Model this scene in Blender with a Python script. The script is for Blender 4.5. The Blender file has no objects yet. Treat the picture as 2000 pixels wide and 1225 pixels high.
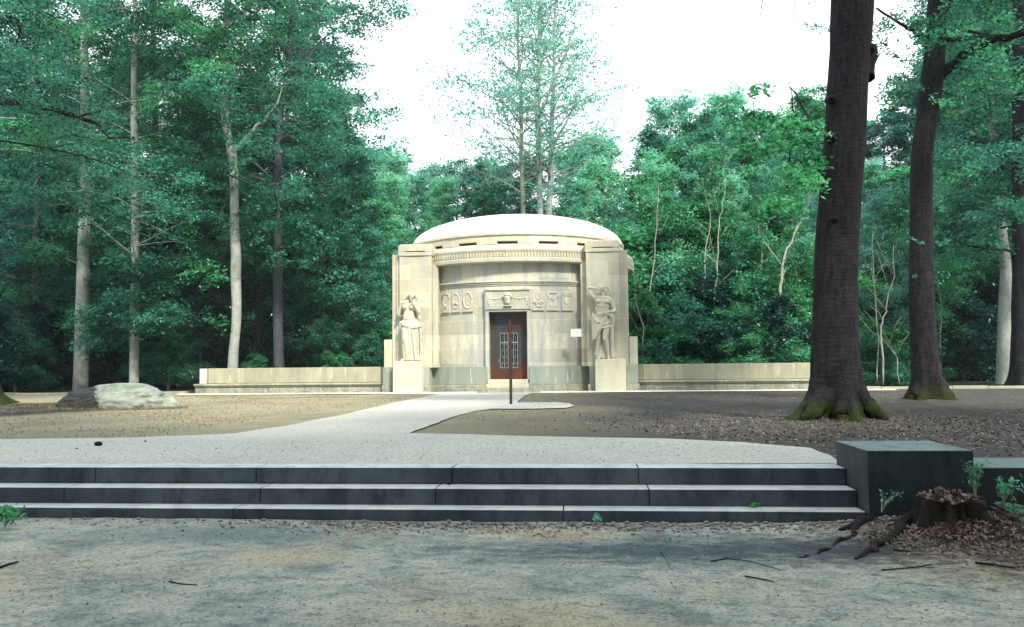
import bpy, math, random
import numpy as np
from mathutils import Vector, Matrix, noise as mnoise
random.seed(7); NR=np.random.default_rng(11)
PI=math.pi; HAZE=0.0004
sc=bpy.context.scene
col=sc.collection
# ------------------------------------------------------------------ camera
TH,PH,RO,F=math.radians(5),math.radians(3.54),math.radians(.57),1600.
CAM=Vector((2.72,-29.6,1.0))
fw=Vector((-math.sin(TH)*math.cos(PH),math.cos(TH)*math.cos(PH),math.sin(PH)))
r0=Vector((math.cos(TH),math.sin(TH),0)); u0=r0.cross(fw)
rt=r0*math.cos(RO)-u0*math.sin(RO); upv=u0*math.cos(RO)+r0*math.sin(RO)
cam=bpy.data.cameras.new('camera'); camo=bpy.data.objects.new('camera',cam); col.objects.link(camo)
m=Matrix((rt,upv,-fw)).transposed().to_4x4(); m.translation=CAM; camo.matrix_world=m
cam.sensor_width=36; cam.lens=36*F/2000; cam.clip_end=900; cam.clip_start=.05
sc.camera=camo
def ray(px,py): return fw+rt*((px-1000)/F)+upv*((612.5-py)/F)
def oz(px,py,z=0):
    d=ray(px,py); return CAM+d*((z-CAM.z)/d.z)
def oy(px,py,Y):
    d=ray(px,py); return CAM+d*((Y-CAM.y)/d.y)
def depth(p): return (Vector(p)-CAM).dot(fw)
# ------------------------------------------------------------------ materials
def new_mat(name):
    m=bpy.data.materials.new(name); m.use_nodes=True; nt=m.node_tree
    for n in list(nt.nodes): nt.nodes.remove(n)
    o=nt.nodes.new('ShaderNodeOutputMaterial'); b=nt.nodes.new('ShaderNodeBsdfPrincipled')
    nt.links.new(b.outputs[0],o.inputs[0]); return m,nt,b
def N(nt,t,**k):
    n=nt.nodes.new(t)
    for a,v in k.items():
        if a.startswith('i_'): n.inputs[int(a[2:])].default_value=v
        else: setattr(n,a,v)
    return n
def L(nt,a,b): nt.links.new(a,b)
def tex(nt,kind='Object',scale=None):
    tc=N(nt,'ShaderNodeTexCoord'); o=tc.outputs[kind]
    if scale:
        mp=N(nt,'ShaderNodeMapping'); mp.inputs['Scale'].default_value=scale; L(nt,o,mp.inputs[0]); o=mp.outputs[0]
    return o
def noise(nt,vec,scale,detail=6,rough=.6):
    n=N(nt,'ShaderNodeTexNoise'); n.inputs['Scale'].default_value=scale; n.inputs['Detail'].default_value=detail; n.inputs['Roughness'].default_value=rough
    if vec is not None: L(nt,vec,n.inputs['Vector'])
    return n.outputs[0]
def ramp(nt,fac,stops):
    r=N(nt,'ShaderNodeValToRGB'); e=r.color_ramp.elements
    while len(e)<len(stops): e.new(.5)
    for i,(p,c) in enumerate(stops):
        e[i].position=p; e[i].color=(c,c,c,1) if isinstance(c,(int,float)) else (*c,1)
    L(nt,fac,r.inputs[0]); return r.outputs[0]
def mix(nt,fac,a,b,mode='MIX'):
    n=N(nt,'ShaderNodeMix',data_type='RGBA',blend_type=mode)
    for s,v in ((0,fac),(6,a),(7,b)):
        if hasattr(v,'links'): L(nt,v,n.inputs[s])
        else: n.inputs[s].default_value=v if s==0 else (*v,1)
    return n.outputs[2]
def bump(nt,b,h,strength=.3,dist=.02):
    n=N(nt,'ShaderNodeBump'); n.inputs['Strength'].default_value=strength; n.inputs['Distance'].default_value=dist
    L(nt,h,n.inputs['Height']); L(nt,n.outputs[0],b.inputs['Normal'])
def masonry(name,base,dark,bw,bh,mortar=(.72,.70,.58),stain=(.34,.37,.36),stamt=.6,rock=0.,joints=True,msize=.006):
    m,nt,b=new_mat(name); uv=tex(nt,'UV'); ob=tex(nt)
    n1=noise(nt,ob,1.1,8,.65); n2=noise(nt,ob,14,8,.7)
    c=mix(nt,ramp(nt,n1,[(.35,0),(.68,1)]),base,dark)
    if joints:
        br=N(nt,'ShaderNodeTexBrick'); L(nt,uv,br.inputs[0])
        for k,v in (('Scale',1),('Brick Width',bw),('Row Height',bh),('Mortar Size',msize),('Mortar Smooth',.3)): br.inputs[k].default_value=v
        br.inputs['Color1'].default_value=(1,1,1,1); br.inputs['Color2'].default_value=(.66,.68,.68,1); br.inputs['Mortar'].default_value=(1,1,1,1)
        br.offset_frequency=2; br.offset=.5
        c=mix(nt,1,c,br.outputs['Color'],'MULTIPLY')
        jn=noise(nt,ob,2.2,3); jf=N(nt,'ShaderNodeMath',operation='MULTIPLY'); L(nt,br.outputs['Fac'],jf.inputs[0]); L(nt,ramp(nt,jn,[(.4,.15),(.6,.9)]),jf.inputs[1])
        c=mix(nt,jf.outputs[0],c,mortar)
    st=tex(nt,'Object',(1.6,1.6,.22)); sn=noise(nt,st,1.7,7,.68)
    f=ramp(nt,sn,[(.47,0),(.63,stamt)]); c=mix(nt,f,c,stain)
    ws=tex(nt,'Object',(5,5,.7)); wn=noise(nt,ws,2.,4,.6)
    c=mix(nt,ramp(nt,wn,[(.62,0),(.72,.5)]),c,(.85,.84,.74))
    c=mix(nt,ramp(nt,n2,[(.3,.25),(.6,0)]),c,(.2,.2,.17))
    L(nt,c,b.inputs['Base Color']); b.inputs['Roughness'].default_value=.9; b.inputs['Specular IOR Level'].default_value=.2
    hh=n2
    if rock:
        n3=noise(nt,ob,5,8,.65); bump(nt,b,n3,rock,.12)
    else: bump(nt,b,n2,.35,.02)
    return m
M={}
M['stone']=masonry('pale_stone',(.66,.605,.46),(.54,.505,.395),1.45,.52)
M['wall']=masonry('curved_wall_stone',(.60,.57,.455),(.46,.455,.39),1.15,.52,stain=(.30,.33,.36),stamt=.9)
M['carve']=masonry('carved_stone',(.57,.545,.42),(.45,.43,.345),1,1,joints=False,stamt=.4)
M['damp']=masonry('damp_stone',(.33,.36,.31),(.25,.29,.27),1.3,2.,stain=(.16,.22,.21),mortar=(.5,.5,.42))
M['rough']=masonry('rough_stone',(.42,.42,.33),(.27,.29,.25),1.3,2.,stain=(.15,.18,.17),rock=.9)
M['bench']=masonry('bench_stone',(.40,.385,.275),(.32,.31,.23),1.32,3.,mortar=(.62,.6,.48),stain=(.2,.22,.19),msize=.012)
M['dome']=masonry('dome_stone',(.74,.72,.62),(.62,.61,.53),1,1,joints=False,stamt=.15)
def simple(name,c1,c2,scale=8,rough=.8,metal=0,bs=.2,stretch=None):
    m,nt,b=new_mat(name); ob=tex(nt,'Object',stretch)
    n=noise(nt,ob,scale,8,.65); c=mix(nt,ramp(nt,n,[(.35,0),(.65,1)]),c1,c2)
    L(nt,c,b.inputs['Base Color']); b.inputs['Roughness'].default_value=rough; b.inputs['Metallic'].default_value=metal
    b.inputs['Specular IOR Level'].default_value=.3
    if bs: bump(nt,b,n,bs,.02)
    return m
M['white']=simple('white_panel',(.82,.83,.8),(.74,.76,.74),3,.5,0,0)
M['pole']=simple('sign_pole_metal',(.35,.37,.36),(.25,.27,.27),10,.5,.6,0)
M['rustpole']=simple('rusty_steel',(.05,.026,.026),(.085,.042,.034),9,.7,.2,.3)
M['black']=simple('shade_lining',(.004,.006,.008),(.008,.01,.012),3,.6,0,0)
M['glassd']=simple('dark_glass',(.006,.01,.014),(.012,.018,.022),3,.15,0,0)
def door_mat():
    m,nt,b=new_mat('rusted_bronze_door'); ob=tex(nt); sp=N(nt,'ShaderNodeSeparateXYZ'); L(nt,ob,sp.inputs[0])
    n=noise(nt,tex(nt,'Object',(1.5,1.5,.6)),2.2,8,.7)
    ad=N(nt,'ShaderNodeMath',operation='MULTIPLY_ADD'); L(nt,sp.outputs[2],ad.inputs[0]); ad.inputs[1].default_value=-.75; ad.inputs[2].default_value=.72
    s=N(nt,'ShaderNodeMath',operation='ADD'); L(nt,ad.outputs[0],s.inputs[0]); L(nt,n,s.inputs[1])
    f=ramp(nt,s.outputs[0],[(.7,0),(1.,1)])
    g=ramp(nt,n,[(.4,(.045,.08,.095)),(.5,(.05,.048,.05)),(.62,(.09,.04,.03))])
    r=ramp(nt,n,[(.4,(.06,.026,.02)),(.64,(.17,.045,.028))])
    L(nt,mix(nt,f,g,r),b.inputs['Base Color']); b.inputs['Roughness'].default_value=.45; b.inputs['Metallic'].default_value=.35
    return m
M['door']=door_mat()
M['gravel']=None
def gravel_mat(name,c1,c2,c3,sc1=90,bs=.5):
    m,nt,b=new_mat(name); ob=tex(nt)
    v=N(nt,'ShaderNodeTexVoronoi'); v.inputs['Scale'].default_value=sc1; L(nt,ob,v.inputs['Vector'])
    n=noise(nt,ob,.55,7,.6); n2=noise(nt,ob,60,4,.6)
    c=mix(nt,ramp(nt,n,[(.38,0),(.62,1)]),c1,c2)
    hv=N(nt,'ShaderNodeSeparateColor'); L(nt,v.outputs['Color'],hv.inputs[0])
    c=mix(nt,ramp(nt,hv.outputs[0],[(.72,0),(.95,.75)]),c,c3)
    c=mix(nt,ramp(nt,hv.outputs[1],[(.8,0),(1,.6)]),c,(.8,.8,.76))
    L(nt,c,b.inputs['Base Color']); b.inputs['Roughness'].default_value=.9; b.inputs['Specular IOR Level'].default_value=.2
    bump(nt,b,v.outputs['Distance'],bs,.008)
    return m
M['path']=gravel_mat('path_gravel',(.46,.445,.38),(.39,.395,.37),(.18,.19,.2),60)
M['apron']=gravel_mat('apron_paving',(.60,.57,.46),(.50,.49,.42),(.3,.3,.27),30,.2)
def granite(name,c1,c2,dk):
    m,nt,b=new_mat(name); ob=tex(nt); n=noise(nt,ob,110,3,.7); n1=noise(nt,ob,1.3,7,.6); n3=noise(nt,tex(nt,'Object',(1,1,.4)),5,6,.7)
    c=mix(nt,ramp(nt,n1,[(.38,0),(.62,1)]),c1,c2)
    c=mix(nt,ramp(nt,n,[(.35,.6),(.5,0)]),c,dk); c=mix(nt,ramp(nt,n3,[(.48,0),(.66,.75)]),c,dk)
    L(nt,c,b.inputs['Base Color']); b.inputs['Roughness'].default_value=.75; b.inputs['Specular IOR Level'].default_value=.3
    ad=N(nt,'ShaderNodeMath',operation='ADD'); L(nt,n,ad.inputs[0]); L(nt,n3,ad.inputs[1]); bump(nt,b,ad.outputs[0],.3,.01); return m
M['step']=granite('shaded_step_granite',(.10,.125,.145),(.045,.06,.08),(.02,.027,.035))  # riser shade painted in: same granite as the treads, darkened
M['tread']=granite('lit_tread_granite',(.58,.6,.58),(.48,.52,.52),(.3,.32,.33))  # pale copy of the step granite, paints skylight on the treads
M['block']=granite('shaded_block_granite',(.035,.05,.054),(.016,.025,.03),(.008,.012,.015))  # sides near black: shade painted into the granite
M['block_lit_top']=granite('lit_block_top_granite',(.20,.27,.26),(.13,.19,.19),(.07,.10,.10))  # same granite lightened on top, overhead light painted in
# bark
def bark(name,c1,c2,moss=0,stretch=(6,6,1.2),bs=.6,lich=(.3,.33,.3),la=.3):
    m,nt,b=new_mat(name); ob=tex(nt,'Object',stretch); o2=tex(nt)
    n=noise(nt,ob,1.6,9,.7); n2=noise(nt,o2,1.8,7,.65)
    c=mix(nt,ramp(nt,n,[(.35,0),(.65,1)]),c1,c2)
    c=mix(nt,ramp(nt,n2,[(.56,0),(.7,la)]),c,lich)
    if moss:
        sp=N(nt,'ShaderNodeSeparateXYZ'); L(nt,o2,sp.inputs[0])
        a=N(nt,'ShaderNodeMath',operation='MULTIPLY_ADD'); L(nt,sp.outputs[2],a.inputs[0]); a.inputs[1].default_value=-moss; a.inputs[2].default_value=.62
        n4=noise(nt,o2,2.6,6,.6); s=N(nt,'ShaderNodeMath',operation='ADD'); L(nt,a.outputs[0],s.inputs[0]); L(nt,n4,s.inputs[1])
        n5=noise(nt,o2,25,4,.6)
        c=mix(nt,ramp(nt,s.outputs[0],[(.86,0),(1.1,.95)]),c,mix(nt,n5,(.004,.009,.002),(.04,.058,.011)))
    L(nt,c,b.inputs['Base Color']); b.inputs['Roughness'].default_value=.85; b.inputs['Specular IOR Level'].default_value=.2
    n9=noise(nt,tex(nt,'Object',(1,1,5)),3.5,6,.7); ad9=N(nt,'ShaderNodeMath',operation='ADD'); L(nt,n,ad9.inputs[0]); L(nt,n9,ad9.inputs[1]); bump(nt,b,ad9.outputs[0],bs,.05); return m
M['bark_dark']=bark('dark_beech_bark',(.026,.023,.030),(.003,.003,.004),moss=.62,lich=(.05,.055,.06),stretch=(9,9,2.2),bs=1.)
M['bark_pale']=bark('pale_bark',(.36,.375,.34),(.22,.245,.235),stretch=(3,3,2),bs=.3,lich=(.10,.14,.12),la=.8)
M['bark_slate']=bark('slate_bark',(.07,.08,.10),(.035,.042,.055),lich=(.14,.17,.19))
M['bark_mid']=bark('forest_bark',(.10,.11,.10),(.055,.065,.06),lich=(.16,.2,.17))
M['twig']=bark('sapling_bark',(.36,.36,.29),(.22,.24,.2),stretch=(3,3,2),bs=.2)
M['litterwood']=bark('dead_wood',(.035,.028,.026),(.012,.011,.012),lich=(.07,.07,.06),bs=1.)
def leaf(name,c1,c2,tr=.45):
    m=bpy.data.materials.new(name); m.use_nodes=True; nt=m.node_tree
    for n in list(nt.nodes): nt.nodes.remove(n)
    o=N(nt,'ShaderNodeOutputMaterial'); b=N(nt,'ShaderNodeBsdfPrincipled'); t=N(nt,'ShaderNodeBsdfTranslucent'); ms=N(nt,'ShaderNodeMixShader')
    at=N(nt,'ShaderNodeAttribute',attribute_name='tint'); oi=N(nt,'ShaderNodeObjectInfo')
    c=mix(nt,at.outputs['Fac'],c1,c2)
    h=N(nt,'ShaderNodeHueSaturation'); L(nt,c,h.inputs['Color'])
    mr=N(nt,'ShaderNodeMapRange'); L(nt,oi.outputs['Random'],mr.inputs[0]); mr.inputs[3].default_value=.45; mr.inputs[4].default_value=.51; L(nt,mr.outputs[0],h.inputs['Hue'])
    mr2=N(nt,'ShaderNodeMapRange'); L(nt,oi.outputs['Random'],mr2.inputs[0]); mr2.inputs[3].default_value=1.2; mr2.inputs[4].default_value=.8; L(nt,mr2.outputs[0],h.inputs['Value'])
    L(nt,h.outputs[0],b.inputs['Base Color']); L(nt,h.outputs[0],t.inputs[0])
    b.inputs['Roughness'].default_value=.38; b.inputs['Specular IOR Level'].default_value=.5
    ms.inputs[0].default_value=tr; L(nt,b.outputs[0],ms.inputs[1]); L(nt,t.outputs[0],ms.inputs[2]); L(nt,ms.outputs[0],o.inputs[0]); return m
M['leaf']=leaf('beech_leaves',(.003,.060,.042),(.13,.54,.34),.5)
M['leafpale']=leaf('pale_leaves',(.06,.33,.27),(.34,.70,.56),.6)  # paleness also paints in the glare over trees behind the dome
M['leafdark']=leaf('deep_leaves',(.003,.042,.042),(.03,.20,.18),.4)
M['leaffresh']=leaf('fresh_leaves',(.02,.17,.08),(.10,.42,.20),.5)
M['leafdeep']=leaf('shade_leaves',(.002,.026,.026),(.012,.10,.085),.3)  # leaf colour darkened to paint in shade under the canopy
M['litter']=leaf('fallen_leaves',(.045,.03,.022),(.20,.155,.11),.1)
M['chip']=leaf('pale_chips',(.22,.21,.18),(.55,.52,.45),.05)
def ground_mat():
    m,nt,b=new_mat('ground_soil'); ob=tex(nt); sp=N(nt,'ShaderNodeSeparateXYZ'); L(nt,ob,sp.inputs[0])
    big=noise(nt,ob,.45,8,.6); med=noise(nt,ob,2.0,12,.76); fine=noise(nt,ob,38,8,.75); fl=noise(nt,tex(nt,'Object',(1,1.7,1)),5.5,10,.78)
    # trampled soil in front of the steps
    a=ramp(nt,med,[(.36,(.17,.215,.21)),(.5,(.38,.41,.365)),(.62,(.50,.51,.42))])
    a=mix(nt,ramp(nt,big,[(.52,0),(.64,.6)]),a,(.50,.42,.28))
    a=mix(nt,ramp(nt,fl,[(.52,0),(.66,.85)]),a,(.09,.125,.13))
    # dry lawn on the terrace
    t=ramp(nt,med,[(.36,(.24,.205,.14)),(.55,(.36,.31,.22)),(.66,(.25,.24,.155))])
    t=mix(nt,ramp(nt,big,[(.42,.7),(.6,0)]),t,(.21,.225,.155))
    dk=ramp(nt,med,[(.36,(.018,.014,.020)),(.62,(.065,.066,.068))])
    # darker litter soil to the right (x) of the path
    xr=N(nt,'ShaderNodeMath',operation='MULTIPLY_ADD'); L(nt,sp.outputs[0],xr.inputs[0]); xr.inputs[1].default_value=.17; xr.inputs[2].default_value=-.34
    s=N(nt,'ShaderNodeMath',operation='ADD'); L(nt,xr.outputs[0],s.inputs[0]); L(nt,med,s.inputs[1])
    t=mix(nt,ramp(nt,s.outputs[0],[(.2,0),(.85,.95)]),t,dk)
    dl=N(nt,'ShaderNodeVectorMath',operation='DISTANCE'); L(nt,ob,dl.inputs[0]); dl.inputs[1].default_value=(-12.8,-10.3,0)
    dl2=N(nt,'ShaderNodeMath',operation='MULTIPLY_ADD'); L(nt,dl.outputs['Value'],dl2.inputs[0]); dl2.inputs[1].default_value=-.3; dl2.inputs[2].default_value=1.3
    dl3=N(nt,'ShaderNodeMath',operation='ADD'); L(nt,dl2.outputs[0],dl3.inputs[0]); L(nt,med,dl3.inputs[1]); t=mix(nt,ramp(nt,dl3.outputs[0],[(.45,0),(.8,.95)]),t,(.02,.015,.018))  # left edge tree's shadow painted on the lawn as a dark patch
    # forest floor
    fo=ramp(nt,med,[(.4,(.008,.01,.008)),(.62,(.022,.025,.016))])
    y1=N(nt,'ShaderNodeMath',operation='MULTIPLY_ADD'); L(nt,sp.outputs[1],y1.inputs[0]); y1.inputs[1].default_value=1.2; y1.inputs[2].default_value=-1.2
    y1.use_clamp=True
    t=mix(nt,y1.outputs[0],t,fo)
    y2=N(nt,'ShaderNodeMath',operation='GREATER_THAN'); L(nt,sp.outputs[1],y2.inputs[0]); y2.inputs[1].default_value=-21.6
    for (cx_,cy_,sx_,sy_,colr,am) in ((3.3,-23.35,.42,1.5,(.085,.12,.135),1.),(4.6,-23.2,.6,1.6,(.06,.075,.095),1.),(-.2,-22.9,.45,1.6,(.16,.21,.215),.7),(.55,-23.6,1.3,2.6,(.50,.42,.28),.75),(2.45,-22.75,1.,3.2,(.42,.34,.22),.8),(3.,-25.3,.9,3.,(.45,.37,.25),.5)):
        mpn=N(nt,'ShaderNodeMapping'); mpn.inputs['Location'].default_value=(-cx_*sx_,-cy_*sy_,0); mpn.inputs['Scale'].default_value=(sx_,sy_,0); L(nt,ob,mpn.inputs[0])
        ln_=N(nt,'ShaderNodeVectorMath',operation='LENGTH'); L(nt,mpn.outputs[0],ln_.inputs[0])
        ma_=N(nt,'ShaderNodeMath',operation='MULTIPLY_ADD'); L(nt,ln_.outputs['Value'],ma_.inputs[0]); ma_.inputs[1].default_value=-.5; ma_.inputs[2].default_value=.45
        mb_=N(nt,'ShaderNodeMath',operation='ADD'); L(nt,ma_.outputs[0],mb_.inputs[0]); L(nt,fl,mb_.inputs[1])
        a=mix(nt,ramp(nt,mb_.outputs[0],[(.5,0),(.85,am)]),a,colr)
    # litter corner round the stump
    d=N(nt,'ShaderNodeVectorMath',operation='DISTANCE'); L(nt,ob,d.inputs[0]); d.inputs[1].default_value=(7.2,-22.6,-.35)
    dd=N(nt,'ShaderNodeMath',operation='MULTIPLY_ADD'); L(nt,d.outputs['Value'],dd.inputs[0]); dd.inputs[1].default_value=-.28; dd.inputs[2].default_value=.9
    ds=N(nt,'ShaderNodeMath',operation='ADD'); L(nt,dd.outputs[0],ds.inputs[0]); L(nt,fl,ds.inputs[1])
    a=mix(nt,ramp(nt,ds.outputs[0],[(.62,0),(.9,.95)]),a,mix(nt,ramp(nt,fine,[(.4,0),(.6,1)]),(.04,.028,.024),(.10,.075,.05)))
    # soil before the steps joined to the terrace, with fine specks
    c=mix(nt,y2.outputs[0],a,t); c=mix(nt,1,c,(.95,.95,.93),'MULTIPLY')
    c=mix(nt,ramp(nt,fine,[(.38,.7),(.5,0)]),c,(.06,.07,.07)); c=mix(nt,ramp(nt,fine,[(.6,0),(.72,.5)]),c,(.6,.6,.52))
    L(nt,c,b.inputs['Base Color']); b.inputs['Roughness'].default_value=.95; b.inputs['Specular IOR Level'].default_value=.15
    ad=N(nt,'ShaderNodeMath',operation='ADD'); L(nt,fine,ad.inputs[0]); L(nt,fl,ad.inputs[1]); bump(nt,b,ad.outputs[0],.6,.035)
    return m
M['ground']=ground_mat()
def boulder_mat():
    m,nt,b=new_mat('boulder_rock'); ob=tex(nt); sp=N(nt,'ShaderNodeSeparateXYZ'); L(nt,ob,sp.inputs[0])
    n=noise(nt,ob,2.2,9,.7); n2=noise(nt,ob,9,9,.7)
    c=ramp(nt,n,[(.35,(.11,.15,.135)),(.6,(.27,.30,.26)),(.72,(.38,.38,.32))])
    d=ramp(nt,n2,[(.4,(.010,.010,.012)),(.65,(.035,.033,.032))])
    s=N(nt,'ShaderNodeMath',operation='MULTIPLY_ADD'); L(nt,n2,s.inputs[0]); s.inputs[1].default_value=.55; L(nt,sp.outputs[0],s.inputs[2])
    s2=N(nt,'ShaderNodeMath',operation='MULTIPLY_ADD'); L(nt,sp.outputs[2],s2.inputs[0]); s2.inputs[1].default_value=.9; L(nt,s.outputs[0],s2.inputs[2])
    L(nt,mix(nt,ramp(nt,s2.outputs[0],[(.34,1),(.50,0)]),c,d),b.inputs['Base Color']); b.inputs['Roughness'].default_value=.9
    bump(nt,b,n2,.8,.06); return m
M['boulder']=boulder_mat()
# ------------------------------------------------------------------ mesh helpers
def tag(o,label=None,cat=None,group=None,kind=None):
    if label: o['label']=label
    if cat: o['category']=cat
    if group: o['group']=group
    if kind: o['kind']=kind
    return o
def empty(name,loc=(0,0,0),label=None,cat=None,group=None,rz=0,scale=1):
    o=bpy.data.objects.new(name,None); col.objects.link(o); o.location=loc; o.rotation_euler=(0,0,rz); o.scale=(scale,)*3
    o.empty_display_size=.1
    return tag(o,label,cat,group)
def link(name,me,parent=None,off=None):
    o=bpy.data.objects.new(name,me); col.objects.link(o)
    if parent is not None: o.parent=parent
    return o
class MB:
    def __init__(s): s.v=[]; s.f=[]
    def add(s,vs,fs):
        b=len(s.v); s.v+= [tuple(v) for v in vs]; s.f+=[tuple(i+b for i in f) for f in fs]; return s
    def box(s,x0,x1,y0,y1,z0,z1,fn=None,nx=1):
        vs=[];fs=[]
        for i in range(nx+1):
            x=x0+(x1-x0)*i/nx
            vs+=[(x,y0,z0),(x,y1,z0),(x,y1,z1),(x,y0,z1)]
        for i in range(nx):
            a=4*i;b=a+4
            for k in range(4): fs.append((a+k,a+(k+1)%4,b+(k+1)%4,b+k))
        fs.append((3,2,1,0)); e=4*nx; fs.append((e,e+1,e+2,e+3))
        if fn: vs=[fn(*v) for v in vs]
        return s.add(vs,fs)
    def arc(s,R0,R1,a0,a1,z0,z1,cy,n=24):
        # annular block, angle from the front (-y) direction
        f=lambda a,r,z:((r)*math.sin(a),cy-r*math.cos(a),z)
        return s.box(a0,a1,R1,R0,z0,z1,lambda x,y,z:f(x,y,z),n)
    def lathe(s,prof,a0,a1,cy,n=96):
        k=len(prof); full=abs(a1-a0-2*PI)<1e-6
        vs=[]
        for i in range(n if full else n+1):
            a=a0+(a1-a0)*i/n
            for r,z in prof: vs.append((r*math.sin(a),cy-r*math.cos(a),z))
        fs=[]
        for i in range(n):
            A=i*k; B=((i+1)%n if full else i+1)*k
            for j in range(k-1): fs.append((A+j,B+j,B+j+1,A+j+1))
        return s.add(vs,fs)
    def tube(s,pts,rad,n=8,cap=True):
        pts=[Vector(p) for p in pts]; k=len(pts)
        if not hasattr(rad,'__len__'): rad=[rad]*k
        vs=[];fs=[]
        ref=Vector((1,0,0))
        for i,p in enumerate(pts):
            t=(pts[min(i+1,k-1)]-pts[max(i-1,0)]); 
            if t.length<1e-9: t=Vector((0,0,1))
            t.normalize()
            if abs(t.dot(ref))>.95: ref=Vector((0,1,0)) if abs(t.y)<.9 else Vector((0,0,1))
            u=(ref-t*ref.dot(t)).normalized(); w=t.cross(u); ref=u
            for j in range(n):
                a=2*PI*j/n; vs.append(p+(u*math.cos(a)+w*math.sin(a))*rad[i])
        for i in range(k-1):
            for j in range(n): fs.append((i*n+j,i*n+(j+1)%n,(i+1)*n+(j+1)%n,(i+1)*n+j))
        if cap: fs.append(tuple(range(n-1,-1,-1))); fs.append(tuple((k-1)*n+j for j in range(n)))
        return s.add(vs,fs)
    def ball(s,c,r,n=12,fn=None):
        if not hasattr(r,'__len__'): r=(r,r,r)
        vs=[];m_=n//2
        for i in range(1,m_):
            p=PI*i/m_
            for j in range(n):
                a=2*PI*j/n; vs.append((c[0]+r[0]*math.sin(p)*math.cos(a),c[1]+r[1]*math.sin(p)*math.sin(a),c[2]+r[2]*math.cos(p)))
        t=len(vs); vs+=[(c[0],c[1],c[2]+r[2]),(c[0],c[1],c[2]-r[2])]
        fs=[]
        for i in range(m_-2):
            for j in range(n): fs.append((i*n+j,(i+1)*n+j,(i+1)*n+(j+1)%n,i*n+(j+1)%n))
        for j in range(n):
            fs.append((t,j,(j+1)%n)); fs.append((t+1,(m_-2)*n+(j+1)%n,(m_-2)*n+j))
        if fn: vs=[fn(*v) for v in vs]
        return s.add(vs,fs)
    def build(s,name,mat,parent=None,smooth=False,bevel=0,cyl=None,mods=None):
        me=bpy.data.meshes.new(name); me.from_pydata(s.v,[],s.f); me.update()
        uv=me.uv_layers.new(name='UVMap')
        for p in me.polygons:
            n=p.normal
            for li in p.loop_indices:
                v=me.vertices[me.loops[li].vertex_index].co
                if cyl is not None:
                    a=math.atan2(v.x,cyl[1]-v.y)
                    if abs(n.z)>.8: uv.data[li].uv=(a*cyl[0],math.hypot(v.x,v.y-cyl[1]))
                    else: uv.data[li].uv=(a*cyl[0],v.z)
                elif abs(n.z)>.7: uv.data[li].uv=(v.x,v.y)
                elif abs(n.y)>.5: uv.data[li].uv=(v.x,v.z)
                else: uv.data[li].uv=(v.y,v.z)
        if smooth:
            for p in me.polygons: p.use_smooth=True
        if not hasattr(mat,'__len__'): mat=[mat]
        for x in mat: me.materials.append(x)
        o=link(name,me,parent)
        if bevel:
            b=o.modifiers.new('bevel','BEVEL'); b.width=bevel; b.segments=2; b.limit_method='ANGLE'
        return o
def remeshed(mb,vox,smooth=4,fac=.5):
    me=bpy.data.meshes.new('tmp'); me.from_pydata(mb.v,[],mb.f); o=bpy.data.objects.new('tmp',me); col.objects.link(o)
    r=o.modifiers.new('r','REMESH'); r.mode='VOXEL'; r.voxel_size=vox
    if smooth: s=o.modifiers.new('s','SMOOTH'); s.iterations=smooth; s.factor=fac
    dg=bpy.context.evaluated_depsgraph_get(); dg.update()
    nm=bpy.data.meshes.new_from_object(o.evaluated_get(dg)); bpy.data.objects.remove(o); bpy.data.meshes.remove(me)
    for p in nm.polygons: p.use_smooth=True
    return nm
def leaves(name,pos,size,mat,tint,droop=.25,upb=1.2,asp=.55,rng=NR):
    n=len(pos); pos=np.asarray(pos,dtype=np.float32)
    size=size*rng.uniform(.7,1.3,n)[:,None]
    nr=rng.normal(size=(n,3)); nr[:,2]=np.abs(nr[:,2])*.6+upb; nr/=np.linalg.norm(nr,axis=1)[:,None]
    ax=rng.normal(size=(n,3)); ax-= (ax*nr).sum(1)[:,None]*nr; ax/=np.linalg.norm(ax,axis=1)[:,None]
    ax[:,2]-=droop; ax/=np.linalg.norm(ax,axis=1)[:,None]
    sd=np.cross(nr,ax); sd/=np.linalg.norm(sd,axis=1)[:,None]
    V=np.empty((n,4,3),dtype=np.float32)
    V[:,0]=pos-ax*size*.5; V[:,2]=pos+ax*size*.5; V[:,1]=pos+sd*size*asp*.5-ax*size*.08; V[:,3]=pos-sd*size*asp*.5-ax*size*.08
    me=bpy.data.meshes.new(name); me.vertices.add(4*n); me.vertices.foreach_set('co',V.ravel())
    me.loops.add(4*n); me.loops.foreach_set('vertex_index',np.arange(4*n,dtype=np.int32))
    me.polygons.add(n); me.polygons.foreach_set('loop_start',np.arange(0,4*n,4,dtype=np.int32)); me.polygons.foreach_set('loop_total',np.full(n,4,dtype=np.int32))
    me.update(calc_edges=True)
    at=me.attributes.new('tint','FLOAT','FACE'); at.data.foreach_set('value',np.clip(tint,0,1).astype(np.float32))
    me.materials.append(mat); me.validate(); return me
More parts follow.
